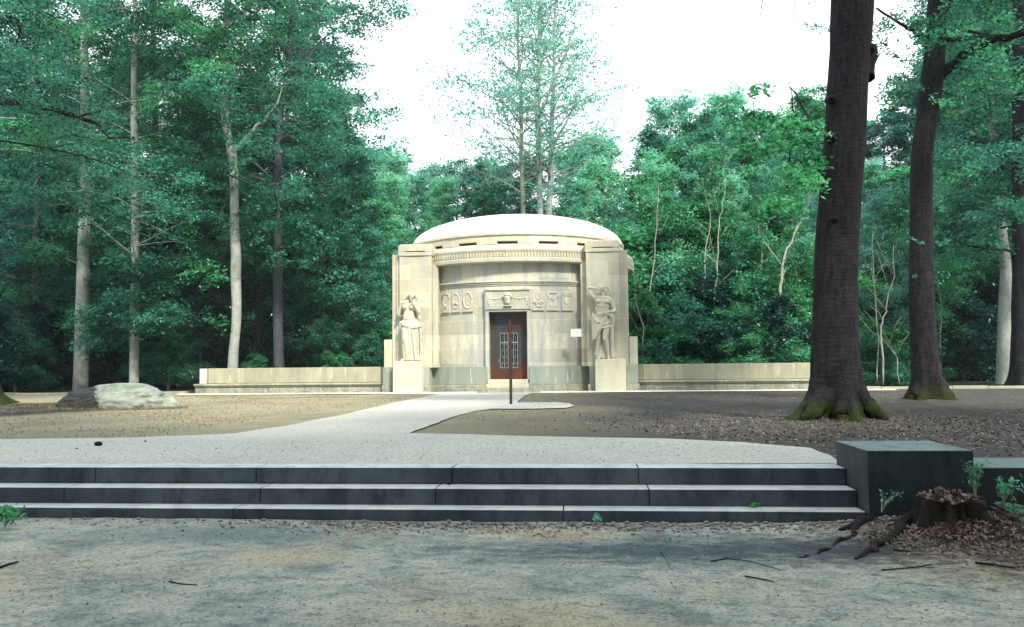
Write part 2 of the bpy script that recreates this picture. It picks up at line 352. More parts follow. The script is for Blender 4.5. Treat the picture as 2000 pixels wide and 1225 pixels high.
# ------------------------------------------------------------------ ground
def hgt(x,y):
    n=mnoise.noise(Vector((x*.35,y*.35,0)))
    if y<-21.4:
        h=-.40+.018*n+.012*mnoise.noise(Vector((x*2.2,y*2.2,3)))+.006*mnoise.noise(Vector((x*7,y*7,5)))
        d=math.hypot((x-6.1)*.8,(y+22.5)*1.25)
        h+=.21*math.exp(-(d/.75)**2)*(.8+.5*mnoise.noise(Vector((x*3,y*3,8))))
        d=math.hypot(x-8.5,(y+22.0)); h+=.10*math.exp(-(d/1.3)**2)
        return h
    h=-.012
    if y>1.5: h+=.12*min(1,(y-1.5)/8)*n+ .003*(y-1.5)
    d=math.hypot(x-6.8,y+15.7); h+=.10*math.exp(-(d/1.1)**2)
    d=math.hypot(x-10.9,y+9.1); h+=.10*math.exp(-(d/1.2)**2)
    if y>-20: h+=.012*n*(1 if y<-1.5 else 0)
    if x<-6.5 and -13.5<y<-9.0:
        pass
    return h
xs=sorted(set(list(np.round(np.arange(-16,18,.12),3))+[-220,-150,-100,-70,-50,-40,-32,-26,-22,-19]+[20,23,27,32,40,50,70,100,150,220]))
ys=sorted(set([-120,-90,-70,-55,-45,-38,-34,-32]+list(np.round(np.arange(-30,-21.45,.07),3))+[-21.46,-21.36]+list(np.round(np.arange(-21.2,2,.3),3))+list(range(3,40,2))+[45,55,70,90,120,170,260]))
gv=[(x,y,hgt(x,y)) for y in ys for x in xs]; nx=len(xs)
gf=[(j*nx+i,j*nx+i+1,(j+1)*nx+i+1,(j+1)*nx+i) for j in range(len(ys)-1) for i in range(nx-1)]
g=MB(); g.v=gv; g.f=gf; go=g.build('ground',M['ground'],smooth=True); tag(go,'bare trodden soil and dry lawn','ground',kind='structure')
# ------------------------------------------------------------------ path
def sheet(name,poly,z,mat,kind='structure',label=None,cat=None,edge_noise=0):
    import bmesh
    bm=bmesh.new(); pts=[]
    k=len(poly)
    for i in range(k):
        a=Vector(poly[i]);b=Vector(poly[(i+1)%k]); n=max(1,int((b-a).length/.15))
        for j in range(n):
            p=a.lerp(b,j/n)
            if edge_noise: p+=Vector((mnoise.noise(Vector((p.x*1.5,p.y*1.5,1))),mnoise.noise(Vector((p.x*1.5,p.y*1.5,7)))))*edge_noise
            pts.append(p)
    vs=[bm.verts.new((p.x,p.y,z)) for p in pts]; f=bm.faces.new(vs)
    if f.normal.z<0: f.normal_flip()
    bmesh.ops.triangulate(bm,faces=[f],ngon_method='EAR_CLIP')
    me=bpy.data.meshes.new(name); bm.to_mesh(me); bm.free(); me.materials.append(mat)
    o=link(name,me); tag(o,label,cat,kind=kind); return o
def P2(px,py): p=oz(px,py,0); return (p.x,p.y)
A=P2(450,848); 
path=[(-16,-21.38),(-16,-18.6),(-10,-18.65),P2(0,859),P2(250,856),A,P2(560,832),P2(680,808),P2(780,785),P2(850,772),(-2.3,-1.3),(.9,-1.3),P2(1020,776),P2(1010,787),P2(1085,786),P2(1112,788),P2(1122,793),P2(1105,797),P2(1040,799),P2(960,799),P2(915,806),P2(870,820),P2(800,847),P2(1000,852),P2(1300,858),P2(1450,865),P2(1580,876),P2(1620,889),(5.2,-21.38)]
sheet('path',path,0.008,M['path'],label='pale gravel path and forecourt',cat='path',edge_noise=.055)
sheet('forecourt_paving',[(-12.2,-.35),(-12.2,-.95),(-5.5,-1.0),(-3.5,-1.3),(2.2,-1.3),(4,-.9),(12,-.8),(12,-.35)],.004,M['apron'],label='narrow pale paving strip before the mausoleum',cat='paving',edge_noise=.02)
# ------------------------------------------------------------------ steps
st=empty('stone_steps',(-5,-21.7,-.4),'wide flight of three low granite steps across the foreground','steps')
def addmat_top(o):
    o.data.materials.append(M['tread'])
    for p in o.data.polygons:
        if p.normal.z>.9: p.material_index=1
for (yf,z1,xe,cuts) in ((-21.69,0.008,5.12,[oy(x,930,-21.69).x for x in (186,500,883,1247)]),(-21.98,-.15,5.12,[oy(x,965,-21.98).x for x in (125,508,850,1268)]),(-22.22,-.30,5.12,[oy(x,1000,-22.22).x for x in (455,1100)])):
    mb=MB(); xx=[-16,-13.5,-11,-8.5,-6.2]+[c for c in cuts if c>-6]+[xe]
    for a,b in zip(xx[:-1],xx[1:]):
        mb.box(a+.004-(-5),b-.004+5,yf+21.7,yf+21.7+.38,(z1-.15 if z1>-.29 else -.62)+.4-.003,z1+.4)
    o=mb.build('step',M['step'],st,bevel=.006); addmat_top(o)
# cheek block and retaining walls
def solid(name,bx,mat,label,cat,bevel=.012,group=None):
    x0,x1,y0,y1,z0,z1=bx; cx,cy=(x0+x1)/2,(y0+y1)/2
    o=MB().box(x0-cx,x1-cx,y0-cy,y1-cy,0,z1-z0).build(name,mat,None,bevel=bevel); o.location=(cx,cy,z0); tag(o,label,cat,group); return o
ZB=.231; b1=oz(1718,880,ZB); b2=oz(1902,880,ZB); b0=oz(1662,861,ZB)
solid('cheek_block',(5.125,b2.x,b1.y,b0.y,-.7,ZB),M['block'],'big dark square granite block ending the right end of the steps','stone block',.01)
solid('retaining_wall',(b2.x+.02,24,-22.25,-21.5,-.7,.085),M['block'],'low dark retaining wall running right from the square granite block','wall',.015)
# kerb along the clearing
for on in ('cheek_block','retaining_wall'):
    o=bpy.data.objects[on]; o.data.materials.append(M['block_lit_top'])
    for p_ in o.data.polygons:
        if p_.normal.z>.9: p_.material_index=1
for xa,xb,lb in ((-60,-12.3,'low pale kerb stones at the forest edge left of the bench wall'),(11.9,60,'low pale kerb stones behind the two dark trunks on the right')):
    mb=MB(); x=xa
    while x<xb-.3:
        w=min(1.2,xb-x); mb.box(x+.006,x+w-.006,0,.28,0,.11+.01*math.sin(x*7)); x+=w
    o=mb.build('kerb',M['bench'],None,bevel=.01); o.location=(0,.3,-.03); tag(o,lb,'kerb')
mb=MB(); x=-12.2
while x<12: mb.box(x+.005,x+1.495,0,.2,0,.05); x+=1.5
o=mb.build('kerb',M['apron'],None,bevel=.008); o.location=(0,-.56,-.02); tag(o,'flat pale edging stones at the foot of the bench walls and pedestals','kerb')
# ------------------------------------------------------------------ mausoleum
YC=4.2; RW=4.45
ma=empty('mausoleum',(0,0,0),'pale stone domed mausoleum with bulging front, two square piers and rusted door','mausoleum')
half=math.asin(2.63/RW)
dz0,dz1=.46,2.87; dx=.69
adoor=dx/RW; afr=(dx+.12)/RW
mb=MB()
mb.arc(RW-.5,RW,-half-.12,-afr,.9,4.72,YC,20); mb.arc(RW-.5,RW,afr,half+.12,.9,4.72,YC,20); mb.arc(RW-.5,RW,-afr,afr,dz1+.1,4.72,YC,8)
mb.arc(RW-.5,RW-.02,half+.12,2*PI-half-.12,.0,4.72,YC,80)
mb.build('wall',M['wall'],ma,cyl=(RW,YC))
# plinth: rough course below, smooth course above
mb=MB()
for s in (-1,1):
    mb=MB(); a0,a1=sorted((s*.165,s*.70)); mb.arc(RW-.5,RW+.19,a0,a1,.27,.93,YC,14)
    x0,x1=sorted((s*4.62,s*2.9)); mb.box(x0,x1,-.10,1.5,.27,.93)
    mb.build('plinth',M['damp'],ma,bevel=.012,cyl=(RW,YC))
    mb=MB(); a0,a1=sorted((s*.165,s*.70)); mb.arc(RW-.5,RW+.26,a0,a1,0,.268,YC,14)
    x0,x1=sorted((s*4.66,s*2.85)); mb.box(x0,x1,-.14,1.5,0,.268)
    mb.build('plinth_base',M['rough'],ma,bevel=.02,cyl=(RW,YC))
# piers
def pier(s,mat):
    mb=MB()
    X=lambda a,b:sorted((s*a,s*b))
    x0,x1=X(2.83,4.03); mb.box(x0,x1,0,2.3,.9,5.02)
    x0,x1=X(4.03,4.17); mb.box(x0,x1,.12,2.25,.9,5.10)
    x0,x1=X(4.17,4.34); mb.box(x0,x1,.2,2.2,.9,5.10)
    x0,x1=X(2.63,2.83); mb.box(x0,x1,.25,1.2,.9,4.7)
    o=mb.build('pier',mat,ma,bevel=.012)
    mb=MB(); cf=lambda x,y,z:(x,y-.018-.05*math.cos((x-s*3.43)/.62*1.2) if y<1 else y,z)
    x0,x1=X(2.80,4.06)
    c=s*3.43
    mb.box(x0,x1,.02,2.2,5.022,5.16,cf,12); mb.box(x0,c-.36,.02,2.2,5.16,5.195,cf,4); mb.box(c+.36,x1,.02,2.2,5.16,5.195,cf,4); mb.box(c-.36,c+.36,.2,2.2,5.16,5.195)
    mb.box(x0,x1,.02,2.2,5.195,5.42,cf,12)
    mb.box(x0+.05,x1-.05,.12,2.1,5.42,5.47,cf,12)
    mb.build('pier_cap',mat,o,bevel=.012)
    mb=MB(); x0,x1=X(3.1,4.17); mb.box(x0,x1,-.45,.3,0,1.15); mb.build('pedestal',M['carve'],ma,bevel=.015)
    mb=MB(); x0,x1=X(4.345,4.64); mb.box(x0,x1,.15,1.6,.93,1.95); mb.build('side_block',mat,ma,bevel=.015)
pier(-1,M['stone']); pier(1,M['stone'])
# cornice
prof=[(RW-.3,4.66),(4.76,4.66),(4.80,4.69),(4.80,4.80),(4.765,4.83),(4.74,5.02),(4.77,5.06),(4.78,5.12),(4.75,5.2),(4.68,5.27),(4.58,5.31),(4.45,5.33),(4.2,5.34)]
co=MB().lathe(prof,-PI,PI,YC,160).build('cornice',M['stone'],ma,smooth=False,cyl=(4.7,YC))
mb=MB()
for i in range(-64,65):
    a=i*.0235*PI/ PI
    if abs(a)>1.6: continue
    mb.arc(4.70,4.80,a-.004,a+.004,4.86,5.04,YC,1)
mb.build('fluting',M['stone'],co,bevel=.008)
# attic
mb=MB(); RA=4.36
mb.lathe([(RA-.4,5.2),(RA,5.2),(RA,5.375)],-PI,PI,YC,128)
mb.lathe([(RA,5.375),(RA-.35,5.375)],-PI,PI,YC,128)
for k in range(18):
    c=math.radians(20*k); w=.085
    mb.arc(RA-.35,RA,c-math.radians(10)-(math.radians(10)-w),c-math.radians(10)+(math.radians(10)-w),5.375,5.465,YC,5) if True else None
mb.arc(RA-.35,RA,-PI,PI-.0001,5.465,5.70,YC,128)
for k in range(18):
    c=math.radians(20*k+10); mb.arc(RA-.1,RA+.035,c-.088,c+.088,5.365,5.60,YC,4)      # lintel block over each slot is added below
mb.v=[(x,y,z) for x,y,z in mb.v]
at=mb.build('attic',M['stone'],ma,cyl=(RA,YC))
mb=MB()
for k in range(18):
    c=math.radians(20*k); mb.arc(RA-.1,RA+.03,c-.12,c+.12,5.475,5.62,YC,4)
mb.build('slot_lintel',M['stone'],at,bevel=.008)
mb=MB(); mb.arc(RA-.3,RA+.05,-PI,PI-.0001,5.702,5.78,YC,128); mb.build('attic_rim',M['stone'],at,bevel=.01)
MB().lathe([(RA-.36,5.2),(RA-.36,5.7)],-PI,PI,YC,64).build('shade_lining',M['black'],at)  # near-black lining paints in the unlit space behind the slots
# dome
pr=[(RA+.02,5.78),(RA+.02,5.80)]
for i in range(1,19):
    a=PI/2*i/18; pr.append(((RA-.02)*math.cos(a)+.001,5.80+1.22*math.sin(a)))
MB().lathe(pr,-PI,PI,YC,128).build('dome',M['dome'],ma,smooth=True,cyl=(RA,YC))
# mouldings
mb=MB()
for k,(z,h,d) in enumerate(((3.84,.04,.03),(3.90,.04,.06),(3.96,.055,.09))):
    mb.arc(RW-.1,RW+d,-half-.02,half+.02,z,z+h,YC,40)
mb.build('moulding',M['wall'],ma,bevel=.006)
# door surround, lintel panel, steps
def cv(u,d,z,R=RW): a=u/R; return ((R+d)*math.sin(a),YC-(R+d)*math.cos(a),z)
yF=YC-RW
mb=MB()
for s in (-1,1):
    x0,x1=sorted((s*dx,s*(dx+.13))); mb.box(x0,x1,yF-.05,yF+.5,.45,dz1+.02)
mb.box(-dx-.13,dx+.13,yF-.05,yF+.5,dz1+.023,dz1+.10)
mb.box(-dx-.16,dx+.16,yF-.09,yF+.3,dz1+.103,dz1+.14)
mb.build('door_frame',M['wall'],ma,bevel=.01)
lp=MB().box(-.78,.78,yF-.06,yF+.3,3.012,3.66).build('lintel_panel',M['wall'],ma,bevel=.01)
mb=MB(); mb.box(-.83,.83,yF-.11,yF+.3,3.662,3.76); 
for s in (-1,1):
    x0,x1=sorted((s*.785,s*.825)); mb.box(x0,x1,yF-.085,yF+.3,3.012,3.66)
mb.build('panel_frame',M['wall'],lp,bevel=.01)
# garland relief
for s in (-1,1):
    mb=MB()
    pts=[(s*(.2+.5*t),yF-.065,3.40-.05*math.sin(t*PI)) for t in [i/8 for i in range(9)]]
    mb.tube(pts,.016,6); mb.tube([(s*.70,yF-.065,3.44),(s*.67,yF-.065,3.3),(s*.71,yF-.065,3.2),(s*.68,yF-.065,3.12)],[.012,.022,.018,.012],6)
    mb.ball((s*.42,yF-.06,3.36),(.07,.03,.035),8)
    mb.build('garland_relief',M['carve'],lp,smooth=True)
# bearded mask
mb=MB(); c=Vector((-.0,yF-.12,3.36))
def B(dx_,dy,dz,r): mb.ball((c.x+dx_,c.y+dy,c.z+dz),r,12)
B(0,0,.0,(.115,.09,.15)); B(0,-.005,-.12,(.10,.08,.10)); B(0,0,.13,(.16,.10,.06)); B(0,-.01,.17,(.12,.09,.05))
B(-.13,0,.08,(.05,.05,.06)); B(.13,0,.08,(.05,.05,.06)); B(0,-.10,0,(.022,.035,.05)); B(-.05,-.075,.055,(.045,.02,.014)); B(.05,-.075,.055,(.045,.02,.014))
B(0,-.085,-.065,(.06,.02,.018)); B(0,-.07,-.12,(.03,.03,.06)); B(-.045,-.08,.02,(.016,.012,.01)); B(.045,-.08,.02,(.016,.012,.01))
me=remeshed(mb,.011,2); me.materials.append(M['carve']); o=link('bearded_mask',me,lp)
MB().box(-.15,.15,yF-.16,yF-.06,3.085,3.12).build('mask_ledge',M['carve'],o,bevel=.006)
# relief panels
def ell(mb,uc,zc,ru,rz,th,a0=0,a1=2*PI,n=28,d=.018):
    th*=.8
    mb.tube([cv(uc+ru*math.cos(a0+(a1-a0)*i/n),d,zc+rz*math.sin(a0+(a1-a0)*i/n)) for i in range(n+1)],th,6)
def ucurve(x): return RW*math.asin(x/RW)
pan=[(-2.52,-2.2,0),(-2.12,-1.77,1),(-1.68,-1.28,2),(.88,1.30,3),(1.40,1.83,4),(1.92,2.32,5)]
for xa,xb,k in pan:
    ua,ub=ucurve(xa),ucurve(xb); uc=(ua+ub)/2; w=(ub-ua)/2; zt,zb=3.72,2.96
    mb=MB(); mb.box(ua,ub,0.012,-.1,zb,zt,lambda u,d,z:cv(u,d+.01,z),6)
    p=mb.build('relief_panel',M['wall'],ma,bevel=.006)
    MB().box(ua-.01,ub+.01,.055,-.05,zb-.035,zb,lambda u,d,z:cv(u,d,z),6).build('panel_sill',M['wall'],p,bevel=.004)
    mb=MB(); zc=3.34
    if k==0:
        ell(mb,uc,zc+.08,w*.8,.22,.02,PI,2*PI); mb.tube([cv(uc-w*.8,.03,zc+.08),cv(uc-w*.8,.03,zc+.25),cv(uc,.03,zc+.29),cv(uc+w*.8,.03,zc+.25),cv(uc+w*.8,.03,zc+.08)],.018,6); mb.tube([cv(uc-.05,.03,zc-.1),cv(uc,.04,zc-.22),cv(uc+.05,.03,zc-.1)],.02,6)
    if k==1:
        ell(mb,uc,zc,w*.78,.27,.035); mb.tube([cv(uc-.10,.03,zc-.05),cv(uc-.04,.04,zc-.13),cv(uc,.04,zc-.04),cv(uc+.05,.04,zc-.14),cv(uc+.1,.03,zc-.08)],.024,6)
    if k==2:
        ell(mb,uc,zc,w*.82,.29,.042); ell(mb,uc+.02,zc+.03,w*.42,.17,.02,.6,5.2)
    if k==3:
        ell(mb,uc,zc+.12,w*.4,.12,.024); 
        for q in (-1,1):
            for e in range(4): mb.ball(cv(uc+q*(.05+.035*e),.03,zc-.13-.05*math.sin(e*2)),(.04,.03,.05),8)
        mb.ball(cv(uc,.03,zc-.26),(.12,.03,.035),8)
    if k==4:
        mb.box(uc-w*.6,uc+w*.6,.05,-.01,zc+.21,zc+.24,lambda u,d,z:cv(u,d,z),4); ell(mb,uc,zc,w*.8,.26,.024,PI*.95,PI*2.05); mb.tube([cv(uc-w*.8,.03,zc),cv(uc-w*.8,.03,zc+.22)],.02,6); mb.tube([cv(uc+w*.8,.03,zc),cv(uc+w*.8,.03,zc+.22)],.02,6)
        mb.tube([cv(uc-.1,.03,zc+.05),cv(uc-.02,.04,zc-.04),cv(uc+.1,.03,zc+.08)],.02,6)
    if k==5:
        mb.box(ua+.02,ub-.02,.04,-.01,zc+.13,zc+.155,lambda u,d,z:cv(u,d,z),4); ell(mb,uc,zc-.02,w*.55,.14,.028,PI,2*PI)
        for e in range(5): mb.tube([cv(ua+.06+e*.08,.025,zc+.17),cv(ua+.06+e*.08,.025,zc+.30)],.014,5)
    mb.build('carved_emblem',M['carve'],p,smooth=True)
# door
dr=empty('door',(0,0,0)); dr.parent=ma; dr.location=(0,yF+.34,dz0)
H=dz1-dz0+.02; 
def leafd(s):
    mb=MB(); X=lambda a,b:sorted((s*a,s*b))
    wx0,wx1,w0,w1=.02,.30,.42,1.66
    for (a,b,z0,z1) in ((.004,.035,0,H),(.30,.695,0,H),(.035,.30,0,w0),(.035,.30,w1,H)):
        x0,x1=X(a,b); mb.box(x0,x1,0,.06,z0+.0,z1)
    o=mb.build('door_leaf',M['door'],dr,bevel=.006)
    x0,x1=X(.035,.30); MB().box(x0,x1,.03,.04,w0,w1).build('glass_pane',M['glassd'],o)
    mb=MB()
    x0,x1=X(.155,.178); mb.box(x0,x1,-.012,.028,w0,w1)
    x0,x1=X(.035,.30); mb.box(x0,x1,-.016,.026,1.31,1.35)
    for z in (w0-.02,w1-.004): mb.box(x0-.02,x1+.02,-.02,-.002,z,z+.024)
    for q in (.022,.30):
        x0,x1=X(q,q+.022); mb.box(x0,x1,-.021,-.002,w0,w1)
    for bx in (.095,.235):
        mb.tube([(s*(bx+.02*math.sin(i*1.3)),.012,w0+(w1-w0)*i/14) for i in range(15)],.007,5)
        for i in range(4): 
            zz=w0+.15+i*.24
            mb.tube([(s*bx+.04*math.cos(t),.01,zz+.04*math.sin(t)) for t in [PI*2*q/10 for q in range(11)]],.005,4)
    mb.build('window_grille',M['pole'],o)
    return o
lo=leafd(-1); ro=leafd(1)
mb=MB(); mb.tube([(-.36,-.05,.62),(-.36,-.05,.72)],.012,6); mb.tube([(-.36,0,.63),(-.36,-.05,.63)],.009,5); mb.tube([(-.36,0,.71),(-.36,-.05,.71)],.009,5); mb.build('door_handle',M['pole'],lo,smooth=True)
MB().box(-.012,.012,-.03,.0,0,H).build('astragal',M['door'],ro,bevel=.004)
MB().box(-.7,.7,-.018,.0,1.86,1.89).build('door_rail',M['door'],lo,bevel=.004)
for (x,y0,z0,z1) in ((.80,-.62,0,.155),(.76,-.42,.157,.31),(.72,-.28,.312,.455)):
    MB().box(-x-.25*(z0==0),x+.35*(z0==0),yF+y0,yF+.9,z0,z1).build('door_step',M['rough'] if z0==0 else M['carve'],ma,bevel=.012)
# ------------------------------------------------------------------ bench walls
for s,lb in ((-1,'long low pale stone bench wall left of the mausoleum, with a white panel at its end'),(1,'long low pale stone bench wall right of the mausoleum, running behind the big dark trunk')):
    X=lambda a,b:sorted((s*a,s*b))
    e=empty('bench_wall',(s*8.2,.2,0),lb,'bench wall'); 
    def pt(nm,a,b,y0,y1,z0,z1,mat,bv=.012):
        x0,x1=X(a,b); mb=MB().box(x0-s*8.2,x1-s*8.2,y0-.2,y1-.2,z0,z1); return mb.build(nm,mat,e,bevel=bv)
    pt('backrest',4.645,11.9,.55,.95,.38,.95,M['bench']); pt('seat',4.645,11.93,.12,.54,.30,.37,M['bench'],.018); pt('seat_moulding',4.645,11.91,.16,.54,.25,.298,M['bench']); pt('base',4.67,11.9,.2,.95,-.05,.248,M['rough'],.02)
    if s<0: pt('end_panel',11.62,11.86,.50,.545,.385,.93,M['white'],.004)
# ------------------------------------------------------------------ statues (carved figures)
def limb(mb,pts):
    # pts: list of (x,y,z,r) ; spheres strung closely so that they fuse in the remesh
    for a,b in zip(pts[:-1],pts[1:]):
        A_=Vector(a[:3]);B_=Vector(b[:3]); d=(B_-A_).length; n=max(2,int(d/(min(a[3],b[3])*.45)))
        for i in range(n+1):
            t=i/n; mb.ball(A_.lerp(B_,t),a[3]+(b[3]-a[3])*t,10)
def fig_pos(cx,by,sc_):
    return lambda x,y,d=0:((x-cx)/sc_,d,(by-y)/sc_)
def hand(mb,w,dirv,side,r=.02,curl=.3):
    w=Vector(w); dirv=Vector(dirv).normalized(); side=Vector(side).normalized(); nrm=dirv.cross(side)
    palm=w+dirv*.06
    for k in range(4):
        b0=w+side*(k-1.5)*.012; b1=w+dirv*.10+side*(k-1.5)*.026
        limb(mb,[(*b0,.026),(*b1,.024)])
        Ln=(.075,.09,.085,.065)[k]; t1=b1+dirv*Ln*.55+nrm*curl*.03; t2=t1+dirv*Ln*.5+nrm*curl*.06
        limb(mb,[(*b1,.018),(*t1,.015),(*t2,.012)])
    t0=w+dirv*.03-side*.04; t1=t0+dirv*.06-side*.035; limb(mb,[(*t0,.02),(*t1,.016),(*(t1+dirv*.04),.013)])
# woman
q=fig_pos(240,1180,441)
def Pn(x,y,d,r): a=q(x,y,d); return (a[0],a[1],a[2],r)
mb=MB()
def E(x,y,d,r): mb.ball(q(x,y,d),r,14)
E(262,128,-.22,(.095,.11,.135)); E(262,170,-.27,(.062,.06,.06)); limb(mb,[Pn(275,128,-.32,.018),Pn(280,152,-.345,.022)])
E(240,120,-.30,(.03,.02,.01)); E(290,120,-.30,(.03,.02,.01)); E(272,172,-.315,(.03,.015,.01)); E(262,193,-.30,(.03,.03,.025))
limb(mb,[Pn(235,190,-.17,.062),Pn(222,225,-.13,.07)])
limb(mb,[Pn(120,240,-.12,.075),Pn(180,228,-.12,.085),Pn(250,228,-.12,.085),Pn(318,250,-.12,.075)])
E(215,290,-.10,(.225,.13,.17)); E(158,318,-.20,(.082,.09,.075)); E(258,320,-.20,(.082,.09,.075)); E(214,350,-.10,(.195,.12,.17)); E(212,400,-.10,(.178,.12,.17)); E(210,430,-.11,(.185,.122,.15)); E(210,465,-.11,(.205,.13,.14)); E(212,500,-.13,(.19,.115,.12)); E(225,545,-.09,(.27,.14,.17))
limb(mb,[Pn(108,245,-.12,.068),Pn(80,330,-.09,.06),Pn(52,432,-.05,.052),Pn(80,455,.0,.045),Pn(130,462,.05,.04)])
limb(mb,[Pn(325,255,-.12,.068),Pn(352,330,-.14,.062),Pn(362,410,-.18,.055),Pn(340,350,-.26,.046),Pn(308,270,-.30,.036)])
w=q(318,266,-.29); hand(mb,w,(-.55,-.15,.6),(.6,0,.6),curl=-.5)
limb(mb,[Pn(360,420,-.12,.05),Pn(375,500,-.13,.045)])
# legs
limb(mb,[Pn(165,590,-.12,.13),Pn(165,720,-.20,.115),Pn(160,830,-.24,.09),Pn(158,1000,-.14,.075),Pn(160,1130,-.12,.05)])
limb(mb,[Pn(290,600,-.10,.13),Pn(290,830,-.14,.09),Pn(270,1130,-.12,.05)])
for fx in (110,250):
    for t in range(5): limb(mb,[Pn(fx+20,1150,-.12,.04),Pn(fx-18+t*14,1172,-.26,.014)])
me=remeshed(mb,.014,7); me.materials.append(M['carve'])
sw=empty('woman_statue',(-3.56,-.10,1.15),'carved stone figure of a draped woman with hand at her chin on the left pedestal','statue')
link('figure',me,sw); sw.scale=(1.1,1,1)
mb=MB()   # hair and veil
def hairline(pts): limb(mb,[Pn(*p) for p in pts])
hairline([(258,104,-.19,.082),(226,122,-.20,.055),(195,148,-.17,.05),(158,175,-.14,.045),(115,194,-.12,.03)])
hairline([(225,130,-.16,.05),(195,170,-.13,.05),(140,198,-.12,.03)]); hairline([(266,98,-.19,.07),(304,118,-.17,.05),(326,160,-.13,.05),(335,215,-.09,.045)])
hairline([(262,105,-.14,.08),(262,125,-.10,.09),(260,155,-.1,.09)])
me=remeshed(mb,.015,2); me.materials.append(M['carve']); link('hair',me,sw)
mb=MB()   # skirt: lobed column with folds
vs=[];rows=36;cols=64
for i in range(rows+1):
    t=i/rows; y=530+t*640
    wl=98+ (10 if t<.1 else 0)+ t*20 - 12*math.sin(t*PI); wr=388-30*math.sin(t*PI*.9)
    cxp=(wl+wr)/2; hw=(wr-wl)/2*min(1,.72+t*3.2)
    for j in range(cols):
        a=2*PI*j/cols; fo=1+.05*min(1,t*3)*math.sin(a*13+t*1.5)+.035*min(1,t*3)*math.sin(a*7+2+t*2)
        kn=.06*math.exp(-((math.cos(a)+.55)/.35)**2-((t-.45)/.28)**2)*(math.sin(a)>0)
        x_,_,z_=q(cxp+hw*math.cos(a)*fo,y); vs.append((x_,-.06-(.20*fo+kn*1.5)*math.sin(a) if math.sin(a)>0 else -.06-.1*math.sin(a),z_))
fs=[(i*cols+j,i*cols+(j+1)%cols,(i+1)*cols+(j+1)%cols,(i+1)*cols+j) for i in range(rows) for j in range(cols)]
fs.append(tuple(range(cols-1,-1,-1))); fs.append(tuple(rows*cols+j for j in range(cols))); mb.add(vs,fs)
limb(mb,[Pn(92,545,-.15,.03),Pn(140,600,-.26,.034),Pn(215,625,-.30,.036),Pn(300,620,-.27,.036),Pn(395,590,-.14,.036)])
limb(mb,[Pn(100,580,-.15,.028),Pn(150,630,-.25,.03),Pn(230,655,-.28,.03),Pn(310,645,-.26,.03),Pn(395,625,-.14,.035)])
limb(mb,[Pn(120,530,-.18,.022),Pn(160,580,-.27,.024),Pn(240,600,-.29,.024)])
for (xa,xb,d) in ((395,405,-.1),(375,385,-.14),(345,350,-.2),(225,210,-.28),(232,238,-.29),(260,320,-.27),(210,185,-.26)):
    limb(mb,[Pn(xa,640,d,.02),Pn((xa+xb)/2+4,900,d,.018),Pn(xb,1165,d,.026)])
me=remeshed(mb,.015,2); me.materials.append(M['carve']); link('skirt',me,sw)
# man
q=fig_pos(330,1140,413); mb=MB()
E(300,98,-.22,(.10,.115,.135)); E(280,150,-.25,(.062,.06,.06)); limb(mb,[Pn(275,98,-.32,.02),Pn(262,128,-.345,.026)]); E(262,108,-.3,(.03,.02,.012)); E(300,100,-.31,(.04,.02,.014)); E(268,150,-.31,(.03,.015,.012)); E(262,172,-.28,(.035,.035,.03))
limb(mb,[Pn(315,170,-.16,.075),Pn(322,215,-.12,.09)])
limb(mb,[Pn(215,235,-.12,.10),Pn(300,240,-.12,.11),Pn(380,250,-.12,.11),Pn(430,265,-.12,.095)])
E(320,295,-.10,(.27,.15,.18)); E(265,290,-.20,(.13,.07,.085)); E(375,300,-.20,(.13,.07,.085)); E(315,400,-.10,(.215,.13,.18)); E(305,480,-.10,(.225,.135,.16)); E(320,560,-.08,(.25,.14,.17))
E(318,350,-.11,(.25,.14,.16))
for yy in (370,402,434): E(288,yy,-.18,(.055,.045,.034)); E(334,yy+3,-.18,(.055,.045,.034))
E(235,410,-.11,(.06,.08,.13)); E(392,410,-.11,(.06,.08,.13))
limb(mb,[Pn(215,245,-.12,.095),Pn(165,190,-.12,.085),Pn(105,95,-.12,.062),Pn(140,82,-.15,.06),Pn(215,98,-.17,.045)])
hand(mb,q(215,98,-.18),(1,-.1,.15),(0,0,1))
limb(mb,[Pn(438,268,-.12,.10),Pn(470,350,-.12,.085),Pn(500,430,-.13,.065),Pn(455,445,-.24,.06),Pn(405,450,-.30,.045)])
hand(mb,q(408,450,-.31),(-1,-.15,-.2),(0,0,1),curl=.5)
limb(mb,[Pn(375,600,-.10,.15),Pn(362,740,-.15,.125),Pn(348,830,-.18,.09),Pn(375,900,-.15,.085),Pn(385,1000,-.12,.065),Pn(395,1090,-.10,.045)]); E(348,838,-.24,(.06,.04,.07))
limb(mb,[Pn(395,1100,-.10,.045),Pn(400,1128,-.18,.04)])
for t in range(5): limb(mb,[Pn(398,1125,-.18,.03),Pn(378+t*12,1134,-.28,.015)])
limb(mb,[Pn(260,600,-.08,.14),Pn(250,830,-.10,.09),Pn(225,1080,-.06,.055)]); 
for t in range(5): limb(mb,[Pn(240,1115,-.08,.035),Pn(225+t*12,1132,-.2,.015)])
me=remeshed(mb,.014,6); me.materials.append(M['carve'])
sm=empty('man_statue',(3.42,-.10,1.15),'carved stone man, bare-chested, one arm raised to his head, on the right pedestal','statue')
link('figure',me,sm)
mb=MB(); 
for k in range(26):
    a=random.uniform(0,2*PI); rr=random.uniform(.2,1); E(302+30*rr*math.cos(a),70+22*rr*math.sin(a),-.22,(.03,.09,.028))
hairline([(330,70,-.14,.05),(345,110,-.12,.06),(340,150,-.1,.05)])
me=remeshed(mb,.013,1); me.materials.append(M['carve']); link('hair',me,sm)
mb=MB()
hairline([(350,72,-.10,.03),(405,85,-.10,.04),(440,130,-.1,.045),(445,180,-.1,.04),(425,235,-.08,.03)])
